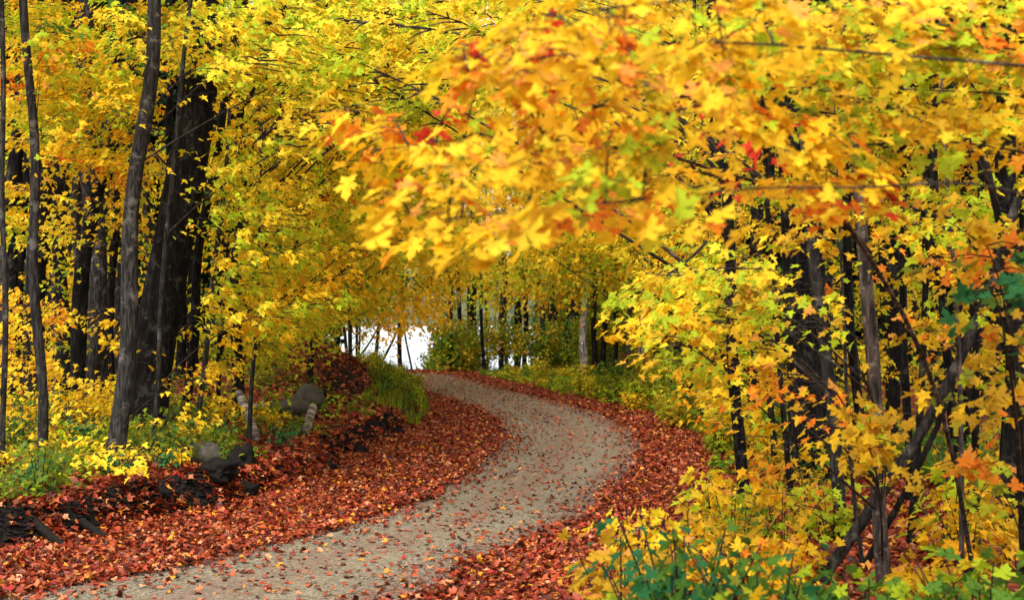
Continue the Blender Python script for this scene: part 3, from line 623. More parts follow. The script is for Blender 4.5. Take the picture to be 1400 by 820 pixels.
# the boughs that can be followed one by one in the photo
limb(R10, [(1058, 165), (1012, 130), (960, 137), (890, 125), (830, 110), (805, 60)], 7.1, 5.2, 6, 2.5, PNEAR, dens=.35)
limb(R10, [(890, 125), (855, 118), (830, 140), (810, 148)], 5.95, 5.6, 3, 1.5, PNEAR, dens=.3)
limb(R10, [(1130, 272), (1080, 255), (1000, 243), (930, 216), (870, 202), (800, 200), (745, 188)], 8.2, 5.6, 7, 2.5, PNEAR, dens=.35)
limb(R10, [(1000, 243), (930, 232), (880, 252), (835, 276), (785, 283)], 7.3, 5.8, 5, 2, PNEAR, dens=.35)
limb(R10, [(1190, 345), (1140, 290), (1095, 250), (1010, 170), (960, 130), (900, 110)], 8.8, 6.4, 6, 2, PNEAR, dens=.3)
limb(R7, [(1364, 280), (1320, 180), (1240, 155), (1160, 160), (1100, 150)], 9.3, 8.2, 6, 2, PR, dens=.5)
limb(L14, [(330, 220), (360, 180), (410, 163), (470, 155), (520, 150)], 24, 22.5, 5, 2, PY, .12, dens=.8)
limb(L14, [(408, 163), (430, 178), (452, 192)], 23.5, 23, 3, 1.5, PY, .12, dens=.5)
limb(L13, [(350, 440), (385, 405), (430, 385), (480, 372)], 22, 21, 3, 1.2, PY, .12)
limb(L12, [(327, 150), (400, 55), (500, 22), (606, 2)], 25, 18, 8, 2, dict(lemon=.4, ylgreen=.5, yellow=.1), .12)
limb(L12, [(327, 120), (430, 85), (520, 80), (600, 94), (630, 92)], 25, 20, 6, 2, PY, .12, dens=.5)
limb(R2, [(992, 300), (950, 350), (900, 385), (855, 410)], 16.3, 14.5, 5, 2, PY, .12)

EXC = [(448, 440), (500, 430), (586, 446), (592, 505), (560, 512), (470, 506)]
EXC2 = [(650, 478), (750, 478), (745, 512), (655, 512)]
AV = (EXC, EXC2)
# the stems that stay in view: no nearer tier is hung right in front of them
TRK = ([(1000, 240), (975, 240), (990, 560), (1000, 700), (1030, 700), (1015, 450)], [(1060, 330), (1125, 330), (1165, 700), (1060, 700)], [(1165, 250), (1200, 250), (1225, 560), (1235, 820), (1190, 820)],
       [(1365, 340), (1290, 500), (1130, 800), (1180, 800), (1330, 560), (1385, 400)])
MND = [(300, 495), (430, 478), (580, 500), (580, 610), (420, 650), (290, 640)]
TRL = ([(215, 85), (320, 85), (300, 420), (245, 620), (170, 620)], [(140, 300), (190, 60), (225, 60), (212, 400), (185, 660), (138, 660)], [(28, 200), (68, 200), (82, 660), (38, 660)])
# near boughs over the road, from the trees right of the viewpoint
NCAR = [c for c in CAR if c[0] is R10]; n0 = len(CAR)
limb(R0, [(1990, 60), (1700, 120), (1400, 90), (1150, 70), (950, 50), (760, 75), (640, 95)], 5.2, 4.9, 7, 2, PNEAR, .105, t0=.55, dens=.25)
limb(R0, [(1990, 0), (1700, 20), (1400, -30), (1150, -20), (900, 5), (740, 20)], 5.2, 4.6, 6, 2, PNEAR, .105, t0=.55, dens=.25)
limb(R0, [(2000, 300), (1750, 350), (1500, 300), (1330, 240), (1180, 262), (1060, 250), (940, 268), (800, 282), (640, 292), (560, 292)], 5.2, 4.8, 6, 1.5, PNEAR, .105, t0=.6, dens=.3)
limb(R10, [(1012, 130), (900, 160), (760, 165), (640, 190), (520, 205)], 6.7, 6.0, 4, 1.2, PNEAR, .105, t0=.3, dens=.25)
limb(R10, [(1000, 243), (900, 270), (780, 282), (690, 292), (600, 300)], 7.3, 5.6, 4, 1.2, PNEAR, .105, t0=.3, dens=.3)
NCAR += CAR[n0:]; n0 = len(CAR)
limb(R00, [(1620, 300), (1500, 240), (1380, 200), (1250, 190), (1120, 205)], 8, 7.2, 4.5, 1.5, PR, .11, t0=.3, dens=.3)
limb(R00, [(1620, 120), (1500, 90), (1380, 60), (1200, 75), (1050, 60)], 8, 7, 4.5, 1.5, PR, .11, t0=.3, dens=.3)
limb(R00, [(1610, 0), (1500, -20), (1350, 0), (1200, 5), (1020, 15)], 8, 7, 7, 2, PR, .11, t0=.3, dens=.3)
limb(R00, [(1620, 250), (1520, 180), (1420, 130), (1300, 125), (1180, 120)], 8, 7.8, 4.5, 1.5, PR, .11, t0=.3, dens=.3)
limb(R4, [(1175, 250), (1230, 300), (1300, 320), (1370, 300)], 11.3, 10.2, 5, 2, PR, .12, t0=.3, dens=.5)
limb(R4, [(1165, 120), (1090, 80), (1010, 70), (950, 60)], 11.3, 9.5, 6, 2, PR, .12, t0=.3, dens=.5)
RCAR = CAR[n0:] + [c for c in NCAR if c[0] is R10]
fill([(490, 290), (560, 300), (700, 312), (780, 270), (880, 215), (960, 165), (1060, 120), (1150, 0), (700, -20), (640, 60), (560, 210)], (4.3, 6.2), 92, .070, PNEAR, (.35, .75), .78, None, 1.3, palf=pal_near, carriers=NCAR, t0=.15, droop=.28)
fill([(430, 200), (470, 170), (560, 180), (560, 250), (480, 240)], (5.5, 7), 7, .10, PNEAR, (.35, .55), .6, None, 1.3, palf=pal_near, carriers=NCAR, t0=.2)
fill([(620, 60), (760, 60), (760, 130), (620, 120)], (4.6, 5.6), 8, .10, PNEAR, (.35, .55), .6, None, 1.3, palf=pal_near, carriers=NCAR, t0=.2)
fill([(960, 0), (1420, -20), (1420, 170), (1320, 230), (1160, 200), (1000, 160), (950, 60)], (6, 8.8), 84, .08, PR, (.4, .8), .8, None, 1.6, carriers=RCAR, t0=.15, droop=.28)
fill([(1060, 180), (1240, 180), (1240, 300), (1080, 290)], (6, 7.5), 14, .10, PNEAR, (.35, .6), .8, None, 1.5, carriers=RCAR, t0=.15, droop=.4)
# middle right
fill([(1000, 240), (1410, 220), (1410, 430), (1100, 420)], (9, 14), 34, .09, PR, (.5, .9), .75, gaps=.3, maxd=3.5)
fill([(850, 400), (900, 370), (980, 335), (1080, 330), (1110, 400), (1000, 450), (890, 500), (860, 470)], (9.5, 12.5), 34, .09, dict(yellow=.35, ylgreen=.35, lemon=.15, ochre=.15), (.6, 1.0), .8, [R3, R4], 4.5)
fill([(980, 490), (1110, 480), (1130, 560), (1080, 640), (1000, 700), (960, 640), (1030, 560)], (9.5, 13), 16, .095, dict(amber=.35, yellow=.3, orange=.15, ochre=.2), (.5, .9), .75, [R2, R3, R4], 3.2, avoid=(TRK[3],))
fill([(1130, 560), (1230, 540), (1250, 600), (1240, 640), (1130, 620)], (9.2, 10.6), 9, .105, dict(ochre=.4, amber=.3, yellow=.2, ylgreen=.1), (.5, .8), .9, [R4], 3)
fill([(1240, 330), (1410, 300), (1410, 720), (1330, 740), (1250, 480)], (7.8, 11), 32, .10, dict(ochre=.34, ylgreen=.24, olive=.12, orange=.14, amber=.12, yellow=.04), (.45, .8), .7, [R7, R9, R6, R11], 3, avoid=TRK)
fill([(1310, 360), (1410, 340), (1410, 410), (1340, 420)], (7, 8.5), 5, .11, dict(teal=.7, green=.3), (.4, .6), .8, [R7], 3)
fill([(940, 0), (1420, 0), (1420, 720), (1180, 720), (1000, 600), (900, 420), (850, 250)], (13, 19), 64, .10, PR, (.6, 1.1), .75, avoid=TRK, gaps=.4, maxd=4)
fill([(880, 150), (1420, 0), (1420, 640), (1000, 620), (880, 480)], (20, 32), 180, .12, PR, (.9, 1.5), .65, lowest=3, gaps=.4, maxd=4.5)
# left
fill([(0, 0), (330, 0), (380, 200), (330, 330), (280, 360), (0, 300)], (17, 22), 150, .092, PY, (.7, 1.2), .8, palf=pal_left, avoid=TRL, gaps=.6, maxd=4)
fill([(0, 380), (110, 420), (200, 400), (300, 420), (300, 560), (240, 640), (100, 600), (0, 640)], (17, 22.5), 60, .085, dict(yellow=.5, lemon=.2, amber=.25, orange=.05), (.6, 1.0), .75, avoid=TRL, gaps=.4, maxd=3.5)
fill([(120, 610), (200, 605), (200, 640), (125, 640)], (16.2, 16.8), 6, .10, dict(lemon=.8, yellow=.2), (.4, .6), 1.3, [L2], 3)
fill([(185, 430), (270, 460), (280, 600), (200, 600)], (18, 20.5), 9, .085, dict(yellow=.6, amber=.4), (.4, .6), .7, [L9, L2, L10])
fill([(280, 180), (470, 160), (480, 420), (300, 500)], (18, 26), 120, .095, PY, (.7, 1.2), .8, palf=pal_left, lowest=3, gaps=.3, avoid=(MND,))
fill([(0, 0), (560, 0), (620, 200), (600, 330), (470, 400), (300, 560), (0, 620)], (21, 34), 440, .11, PY, (.9, 1.6), .7, palf=pal_left, lowest=3, avoid=TRL + (MND, EXC), gaps=.6, maxd=4.5)
fill([(280, -20), (700, -20), (680, 150), (440, 160)], (14, 26), 110, .10, dict(lemon=.4, ylgreen=.4, yellow=.2), (.9, 1.4), .8, maxd=9)
fill([(420, -20), (900, -20), (900, 340), (420, 330)], (26, 44), 200, .13, dict(yellow=.5, lemon=.25, ylgreen=.2, amber=.05), (1.2, 2.0), .8, maxd=9, lowest=3.5)
fill([(0, 200), (480, 200), (480, 430), (420, 500), (300, 560), (0, 600)], (34, 50), 200, .15, PY, (1.2, 2.2), .6, palf=pal_back, twigs=False, avoid=AV)
# round the bend and behind
fill([(420, -10), (1000, -10), (1000, 460), (900, 440), (840, 400), (740, 385), (620, 410), (600, 432), (440, 436)], (38, 62), 820, .155, PY, (1.4, 2.4), .8, palf=pal_back, avoid=AV, maxd=9, lowest=3.5, twigs=False)
fill([(850, 0), (1440, 0), (1440, 520), (900, 500)], (32, 62), 330, .16, PR, (1.4, 2.4), .6, palf=pal_back, twigs=False)
fill([(-40, -20), (1440, -20), (1440, 420), (1000, 420), (760, 395), (740, 385), (600, 400), (470, 432), (440, 420), (-40, 430)], (64, 92), 1700, .23, PY, (2, 3.4), 1.3, palf=pal_back, maxd=9, avoid=AV, twigs=False)
fill([(586, 380), (840, 380), (850, 480), (745, 482), (655, 478), (640, 505), (592, 500)], (66, 82), 150, .17, dict(olive=.4, ylgreen=.3, ochre=.3), (1, 1.6), .5, avoid=AV, twigs=False)
fill([(588, 440), (840, 440), (840, 484), (655, 484), (650, 500), (592, 500)], (64.5, 71), 420, .16, dict(olive=.4, ylgreen=.15, ochre=.15, green=.3), (.8, 1.5), 1.0, avoid=AV, twigs=False)
fill([(745, 370), (850, 380), (850, 490), (745, 485)], (74, 88), 120, .2, dict(olive=.5, green=.5), (1.4, 2.2), 1.0, twigs=False)
fill([(455, 400), (600, 400), (600, 440), (455, 445)], (45, 60), 26, .16, dict(amber=.6, yellow=.3, orange=.1), (1, 1.8), .7, avoid=AV, twigs=False, maxd=9)

fill([(470, 430), (555, 430), (540, 500), (470, 505)], (58, 65), 16, .13, dict(orange=.3, ochre=.4, ylgreen=.3), (.6, 1.2), .45, twigs=False, maxd=5)
# crowns above the frame: the same trees go on up and shade the wood
for t in list(TREES):
    if t.P[-1, 2] > 8 and t.name == "maple_tree" and 10 < t.Y < 80:
        top = t.P[-1]; n = 60 if t.Y > 33 else 260 if top[0] > 1.5 else 110 if t.P[0, 0] > -6 else 190
        a = RNG.uniform(0, 6.28, n); rr = 3.2 * RNG.random(n) ** .5; z0 = CAMZ + 460 / FPX * (t.Y + 3.5)
        p = np.stack([top[0] + rr * np.cos(a), top[1] + rr * np.sin(a), RNG.uniform(z0 + .5, max(z0 + 3, top[2] + 1.5), n)], 1)
        ok = ~((p[:, 1] < 62) & (p[:, 0] > Lx(p[:, 1]) - 3.5) & (p[:, 0] < Rx(p[:, 1]) + 2.2))
        p = p[ok]; n = len(p)
        if n: t.L.add(p, RNG.normal(0, 1, (n, 3)) * [1, 1, .4], np.array([0, 0, 1.]) + RNG.normal(0, .3, (n, 3)), RNG.uniform(.45, .8, n), blend_cols(np.array(COL["yellow"]), PY, n))
for t in TREES: t.build()
# conifers added as a near-black backdrop, standing in for the wood's deep shade
def spruce_meshes(seed):
    g = np.random.default_rng(seed); tb = Tubes(); hgt = 20.0; tb.add([(0, 0, -.5), (0, 0, hgt * .5), (0, 0, hgt)], [.22, .13, .02], 6); Lv = Leaves()
    for z in np.arange(1.2, hgt, .42):
        r = 3.3 * (1 - z / hgt) ** .8 + .25; nb = 7
        for k in range(nb):
            a = g.uniform(0, 6.28); L = r * g.uniform(.75, 1.1); n = int(L * 8) + 3; t = g.uniform(.15, 1, n)
            p = np.stack([np.cos(a) * L * t, np.sin(a) * L * t, z - .35 * L * t + g.normal(0, .06, n)], 1); b = a + g.choice([-1, 1], n) * g.uniform(.3, 1.1, n)
            p[:, 2] -= .05
            Lv.add(p, np.stack([np.cos(b), np.sin(b), -np.abs(g.normal(.6, .3, n))], 1), np.array([0, 0, 1.]) + g.normal(0, .4, (n, 3)), g.uniform(.35, .6, n), np.array([.012, .035, .018]) * g.uniform(.6, 1.7, (n, 1)))
    return tb.mesh("trunk", M_DARK), leaves_mesh("foliage", Lv.arrays(), LOD3, M_LEAF, np.zeros(3))
_sp = [spruce_meshes(k) for k in (1, 2, 3)]
k_ = 0
for px_ in range(-60, 1480, 34):
    for row in (0, 1):
        Y_ = (88 if row == 0 else 100) + random.uniform(-4, 4); pxx = px_ + random.uniform(-10, 10) + row * 17
        if 430 < pxx < 760: continue
        if row == 1 and (pxx < 260 or pxx > 960): Y_ = random.uniform(50, 62)  # side trees pulled nearer, an added dark mass for the shaded gaps
        q = at(pxx, 500, Y_); g_ = float(H(q[0], q[1])) if Y_ < 300 else 0
        e = empty("backdrop_spruce", (q[0], Y_, g_), ("gap-darkening" if Y_ < 70 else "far") + " dark green backdrop spruce " + rel(q[0], Y_), "tree", "dark spruces added as backdrop behind the maples")
        e.scale = (random.uniform(.85, 1.15),) * 3; e.rotation_euler = (0, 0, random.uniform(0, 6))
        a_, b_ = _sp[k_ % 3]; link("trunk", a_, e); link("foliage", b_, e)["kind"] = "stuff"; k_ += 1

# ------------------------------------------------------------------ shrubs and ground plants
def shrub_proto(seed, hgt, rad, nst, size, pal, lod, oval=False):
    """list of stems and leaves round the origin"""
    tb = Tubes(); Lv = Leaves(); g = np.random.default_rng(seed)
    for k in range(nst):
        az = g.uniform(0, 6.28); sp = g.uniform(.2, 1) * rad; h = hgt * g.uniform(.6, 1)
        P = np.array([(0.06 * math.cos(az), .06 * math.sin(az), -.05), (sp * .4 * math.cos(az), sp * .4 * math.sin(az), h * .55), (sp * math.cos(az), sp * math.sin(az), h)])
        P = resamp(P, 6); tb.add(P, np.linspace(.005, .002, 6) * (1 + hgt), 4)
        n = int(14 * hgt / size * .12) + 6
        t = g.uniform(.25, 1, n); C = np.stack([np.interp(t * 5, np.arange(6), P[:, q]) for q in range(3)], 1)
        a2 = g.uniform(0, 6.28, n); off = size * g.uniform(.3, 2.0, n)
        pos = C + np.stack([np.cos(a2) * off, np.sin(a2) * off, g.normal(0, .4, n) * size], 1)
        d = np.stack([np.cos(a2), np.sin(a2), -np.abs(g.normal(.35, .4, n))], 1)
        names = list(pal); ww = np.array([pal[q] for q in names], float); main = np.array(COL[names[g.choice(len(names), p=ww / ww.sum())]])
        Lv.add(pos, d, np.array([0, 0, 1.]) + g.normal(0, .35, (n, 3)), size * g.uniform(.6, 1.2, n), blend_cols(main, pal, n))
    return tb, Lv
def make_shrub(name, label, cat, group, loc, proto, lod, parts=0):
    e = empty(name, loc, label, cat, group); tb, Lv = proto; z = np.zeros(3)
    link("stems", tb.mesh("stems", M_TWIG), e)["kind"] = "stuff"
    arr = Lv.arrays()
    if parts:
        idx = np.argsort(arr[0][:, 1])[:parts]; leaf_objects(arr, idx, e, z, lod)
        mask = np.ones(len(arr[0]), bool); mask[idx] = False; arr = [a[mask] for a in arr]
    if len(arr[0]): link("foliage", leaves_mesh("foliage", arr, lod, M_LEAF, z), e)["kind"] = "stuff"
    return e
def copy_tree(o, parent=None):
    c = o.copy(); SC.collection.objects.link(c); c.parent = parent
    for ch in o.children: copy_tree(ch, c)
    return c
def scatter_shrubs(name, label, cat, group, spots, protos, lod, words):
    made = []
    for k, (x, y, sc_) in enumerate(spots):
        kk = k % len(protos)
        if k < len(protos): o = make_shrub(name, label, cat, group, (0, 0, 0), protos[kk], lod); made.append(o)
        else: o = copy_tree(made[kk])
        if k < len(protos) or True: o["label"] = f"{'small ' if sc_ < .7 else 'tall ' if sc_ > 1.05 else ''}{words[kk]} {label} {rel(x, y)}"
        o.location = (x, y, float(H(x, y)) - .02); o.rotation_euler = (0, 0, random.uniform(0, 6.28)); o.scale = (sc_, sc_, sc_ * random.uniform(.85, 1.15))

# roadside thicket right, along the outside of the bend
sp = []
for y in np.arange(24, 62, .8):
    for q in range(3):
        if random.random() < .15: continue
        x = float(Rx(y)) + 1.2 + q * .85 + random.uniform(-.35, .7); sp.append((x, y + random.uniform(-.4, .4), random.uniform(.35, 1.15) * (1 + .25 * q) * (.5 if y > 45 else 1)))
PS = dict(ylgreen=.25, olive=.20, green=.15, ochre=.15, lemon=.12, yellow=.13)
scatter_shrubs("roadside_shrub", "roadside shrub", "shrub", "shrubs along the right roadside", sp,
               [shrub_proto(s, .95, .5, 11, .13, {c_: .8, 'olive': .1, 'ylgreen': .1}, LOD2) for s, c_ in zip((1, 2, 3, 4, 5, 6), ('ylgreen', 'olive', 'green', 'ochre', 'lemon', 'yellow'))], LOD2,
               ['yellow-green', 'olive', 'green', 'brownish-yellow', 'lemon', 'golden'])
# far side of the road end
sp = [(random.uniform(-7, 3.5), random.uniform(65.5, 70), random.uniform(.8, 1.3)) for _ in range(60)]
sp = [(x, y, s * (.35 if x < -3.8 else .45 if -1.6 < x < 1.5 else 1.0)) for x, y, s in sp]
scatter_shrubs("shore_shrub", "shrub on the crest before the lake", "shrub", "shrubs between road end and lake", sp,
               [shrub_proto(s, .9, .6, 9, .15, {c_: .8, 'olive': .2}, LOD3) for s, c_ in zip((21, 22, 23), ('green', 'olive', 'ylgreen'))], LOD3, ['green', 'olive', 'yellow-green'])
# green weeds on the right flank of the mound
sp = []
for k_ in range(70):
    y = random.uniform(33, 52); x = float(Bx(y)) - random.uniform(.0, .9 + (y - 33) * .06); sp.append((x, y, random.uniform(.4, .8)))
scatter_shrubs("weed_clump", "weed clump beside the mound", "plant", "weeds on the mound beside the road", sp,
               [shrub_proto(s, .9, .38, 14, .085, {c_: .75, 'olive': .25}, LOD3) for s, c_ in zip((31, 32, 33, 34), ('ylgreen', 'lemon', 'green', 'olive'))], LOD3, ['yellow-green', 'lemon', 'green', 'olive'])
sp = [(random.uniform(-11, -7.2), random.uniform(50, 61), random.uniform(.6, 1.1)) for _ in range(20)]
scatter_shrubs("leafy_shrub", "leafy shrub behind the mound", "shrub", "shrubs behind the mound", sp,
               [shrub_proto(s, 1.3, .7, 12, .15, {c_: .75, 'olive': .25}, LOD3) for s, c_ in zip((41, 42, 43), ('ylgreen', 'olive', 'yellow'))], LOD3, ['yellow-green', 'olive', 'yellow'])
# undergrowth left wood
sp = []
for k_ in range(120):
    y = 15 + 10 * random.random() ** 1.2; x = float(Bx(y)) - .7 - random.random() ** 1.2 * 5; sp.append((x, y, random.uniform(.5, 1.1)))
scatter_shrubs("seedling", "knee-high seedling", "plant", "seedlings on the left forest floor", sp,
               [shrub_proto(s, .62, .42, 7, .10, {c_: .8, 'olive': .1, 'green': .1}, LOD1) for s, c_ in zip((51, 52, 53, 54, 55), ('green', 'ylgreen', 'yellow', 'teal', 'olive'))], LOD1,
               ['green', 'yellow-green', 'yellow', 'dark green', 'olive'])
# right wood floor
sp = []
for k_ in range(64):
    y = random.uniform(11.8, 26); x = float(Rx(y)) + 1.8 + random.random() * (y * .3)
    if inpoly(TRK[3], 700 + x / y * FPX, 700) or (y < 13 and 1080 < 700 + x / y * FPX < 1260): continue
    sp.append((x, y, random.uniform(.6, 1.2)))
scatter_shrubs("seedling", "low seedling", "plant", "seedlings on the right forest floor", sp,
               [shrub_proto(s, .7, .5, 8, .11, {c_: .8, 'ochre': .2}, LOD1) for s, c_ in zip((61, 62, 63, 64, 65), ('yellow', 'amber', 'ylgreen', 'ochre', 'green'))], LOD1,
               ['yellow', 'golden', 'yellow-green', 'brownish-yellow', 'green'])
# foreground right, leaves seen one by one
fg = [("green_shrub", "dark green round-leaved shrub standing highest in the right foreground", 940, 702, 7.6, dict(teal=.5, green=.5), .09, .6),
      ("green_shrub", "spreading dark green shrub low in the right foreground beside the litter", 915, 762, 7.3, dict(teal=.35, green=.55, ylgreen=.1), .09, .9),
      ("green_shrub", "bluish green shrub in front of the leaning log foot", 1050, 748, 7.5, dict(teal=.5, green=.5), .09, .9),
      ("green_shrub", "bright green maple seedlings at the foot of the mottled trunk", 1185, 775, 7.8, dict(green=.6, ylgreen=.4), .115, .9),
      ("green_shrub", "light green maple seedlings in the bottom right corner", 1345, 755, 8.0, dict(green=.55, ylgreen=.45), .125, 1.0),
      ("maple_seedling", "pale yellow-green seedling at the bottom edge beside the litter", 868, 800, 7.6, dict(lemon=.3, ylgreen=.7), .10, .5),
      ("maple_seedling", "golden maple seedling at the bottom edge right of the pale one", 985, 822, 7.0, dict(yellow=.8, amber=.2), .12, .7),
      ("maple_seedling", "orange-yellow seedling in front of the slim roadside trunk", 1035, 735, 9.8, dict(amber=.5, yellow=.3, orange=.2), .095, .7),
      ("maple_seedling", "orange-yellow seedling between the leaning log and the broad black tree", 1078, 735, 11.5, dict(amber=.5, yellow=.2, orange=.3), .11, .5),
      ("maple_seedling", "brown-tinged seedling with pointed leaves over the litter", 850, 722, 8.6, dict(ochre=.7, apricot=.3), .10, .2),
      ("maple_seedling", "small yellow seedling overlapping the edge of the gravel road", 868, 690, 10.2, dict(yellow=.5, lemon=.5), .09, .15),
      ("maple_seedling", "yellow seedling half way between road edge and slim roadside trunk", 945, 682, 10.8, dict(yellow=.7, amber=.3), .09, .2),
      ("maple_seedling", "golden seedling under the leaning log in the right wood", 1275, 765, 10.2, dict(ochre=.4, yellow=.3, amber=.3), .10, .7)]
for k_, (nm, lb, px_, py_, Y_, pal_, sz_, rad_) in enumerate(fg):
    tp = at(px_, py_, Y_); g_ = float(H(tp[0], tp[1])); hh = tp[2] - g_
    pr = shrub_proto(100 + k_, hh, .28 + .3 * rad_, int(10 + 12 * rad_), sz_, pal_, LOD0)
    make_shrub(nm, lb, "shrub" if "shrub" in nm else "seedling", "plants in the right foreground", (tp[0], tp[1], g_), pr, LOD1 if "green_shrub" == nm and k_ < 3 else LOD0, 220)

# grass tufts on the mound flank: nobody could count them
def grass(n, name, label, fx, hgt):
    y, x = fx(n); z = H(x, y); a = RNG.uniform(0, 6.28, n); h = hgt * RNG.uniform(.5, 1.2, n); w_ = .012
    b = np.stack([x, y, z - .02], 1); dx = np.stack([np.cos(a) * w_, np.sin(a) * w_, 0 * a], 1); ln = np.stack([np.cos(a + 1.6) * h * .35, np.sin(a + 1.6) * h * .35, h], 1)
    m1 = b + ln * [.4, .4, .6]; V = np.stack([b - dx, b + dx, m1 + dx * .7, m1 - dx * .7, b + ln], 1).reshape(-1, 3); k = np.arange(n) * 5
    c = pick_cols(dict(ylgreen=.5, green=.3, olive=.2), n) * .7
    o = link(name, mesh_np(name, V, [np.stack([k, k + 1, k + 2, k + 3], 1), np.stack([k + 3, k + 2, k + 4], 1)], M_LEAF, np.repeat(c, 5, 0)))
    tag(o, label, "grass", kind="stuff")
def gf(n):
    y = RNG.uniform(31, 58, n); return y, Bx(y) - RNG.random(n) ** 1.3 * 1.3 + .15
grass(5000, "grass", "long yellow-green grass along the bank beside the mound", gf, .26)

# ground cover of small green leaves
def cover(n, name, label, fx, size, pal, lod=LOD3):
    y, x = fx(n); z = H(x, y) + RNG.uniform(.03, .22, n); a = RNG.uniform(0, 6.28, n)
    d = np.stack([np.cos(a), np.sin(a), RNG.normal(-.2, .3, n)], 1)
    cl = wob(x * 2.2, y * 2.2) > -.15
    arr = [q[cl] for q in (np.stack([x, y, z], 1), d, np.array([0, 0, 1.]) + RNG.normal(0, .3, (n, 3)), size * RNG.uniform(.6, 1.3, n), np.clip(pick_cols(pal, n) * (1 + RNG.normal(0, .12, (n, 1))), 0, 1))]
    tag(link(name, leaves_mesh(name, arr, lod, M_LEAF, np.zeros(3))), label, "ground cover", kind="stuff")
def cf(n):
    y = 15 + 16 * RNG.random(n) ** 1.4; return y, Bx(y) - .45 - RNG.random(n) ** 1.2 * 7
cover(9000, "ground_cover", "low green ground cover on the left forest floor", cf, .085, dict(green=.5, ylgreen=.3, olive=.2), LOD2)
def cr(n):
    y = 20 + 42 * RNG.random(n); return y, Rx(y) + 1.1 + RNG.random(n) ** 1.3 * 4
cover(16000, "ground_cover", "low green ground cover behind the right leaf litter", cr, .11, dict(green=.4, ylgreen=.35, olive=.25), LOD2)

# ------------------------------------------------------------------ fallen leaves
LC = np.array([(.11, .016, .007), (.19, .030, .010), (.28, .062, .017), (.04, .009, .006), (.32, .12, .045), (.38, .20, .10), (.20, .016, .010), (.42, .20, .015), (.10, .035, .015)])
LC = LC * np.array([1.32, 1.12, 1.05])
LW = np.array([.19, .23, .17, .14, .08, .04, .05, .04, .06])
def litter_arr(x, y, size, tilt=.5, lift=.03):
    n = len(x); a = RNG.uniform(0, 6.28, n); d = np.stack([np.cos(a), np.sin(a), RNG.normal(0, tilt * .5, n)], 1)
    c = LC[RNG.choice(len(LC), n, p=LW / LW.sum())] * (1 + RNG.normal(0, .15, (n, 1)))
    z = H(x, y) + .012 + RNG.random(n) * lift
    dd = Bx(y) - x; z = z + np.where((dd > -.02) & (dd < .42) & (wob(x * 2.5, y * 2.5) > .0) & (y < 33) & (RNG.random(n) > .14), -2.0, 0)
    onr = (x > Lx(y)) & (x < Rx(y)); z = z + np.where(onr, .035, 0)
    return [np.stack([x, y, z], 1), d, np.array([0, 0, 1.]) + RNG.normal(0, tilt, (n, 3)), size * RNG.uniform(.6, 1.25, n), np.clip(c, 0, 1)]
def verge(n, side, y0, y1, wfun):
    y = y0 + (y1 - y0) * RNG.random(n); u = RNG.random(n)
    if side < 0: a, b = Lx(y) + .12 + .12 * wob(y * 3, y), Bx(y) - .25
    else: a, b = Rx(y) - .12 - .12 * wob(y * 3, y), Rx(y) + 1.5 + .0 * y
    return a + (b - a) * u ** wfun, y
def litter(name, label, parts):
    A = [np.concatenate(q) for q in zip(*parts[0])]; tag(link(name, leaves_mesh(name, A, parts[1], M_LITTER, np.zeros(3))), label, "leaf litter", kind="stuff")
# near: both verges
a1 = litter_arr(*verge(25000, -1, 10, 22, 1.0), .078, .4, .05); a2 = litter_arr(*verge(15000, 1, 9, 22, 1.0), .078, .4, .05)
y = RNG.uniform(11, 22, 9000); x = Bx(y) - RNG.random(9000) ** 1.6 * 3.0
y_ = RNG.uniform(9, 22, 9000); x_ = Rx(y_) + 1.2 + RNG.random(9000) * 3.2
litter("leaf_litter", "deep russet leaf litter on the near verges of the road", ([a1, a2, litter_arr(x, y, .10, .5, .05), litter_arr(x_, y_, .10, .5, .06)], LOD2))
b1 = litter_arr(*verge(34000, -1, 21, 60, .9), .085, .5, .05); b2 = litter_arr(*verge(34000, 1, 21, 62, 1.0), .085, .5, .05)
y = RNG.uniform(21, 58, 14000); x = Bx(y) - RNG.random(14000) ** 1.4 * 5
y_ = RNG.uniform(21, 45, 6000); x_ = Rx(y_) + 1.2 + RNG.random(6000) * 3
xc = RNG.uniform(-9, 0, 4000); yc = RNG.uniform(62, 69, 4000)
litter("leaf_litter", "red leaf litter on both sides of the far bend and on the mound", ([b1, b2, litter_arr(x, y, .11, .6, .05), litter_arr(x_, y_, .11, .5, .05), litter_arr(xc, yc, .12)], LOD3))
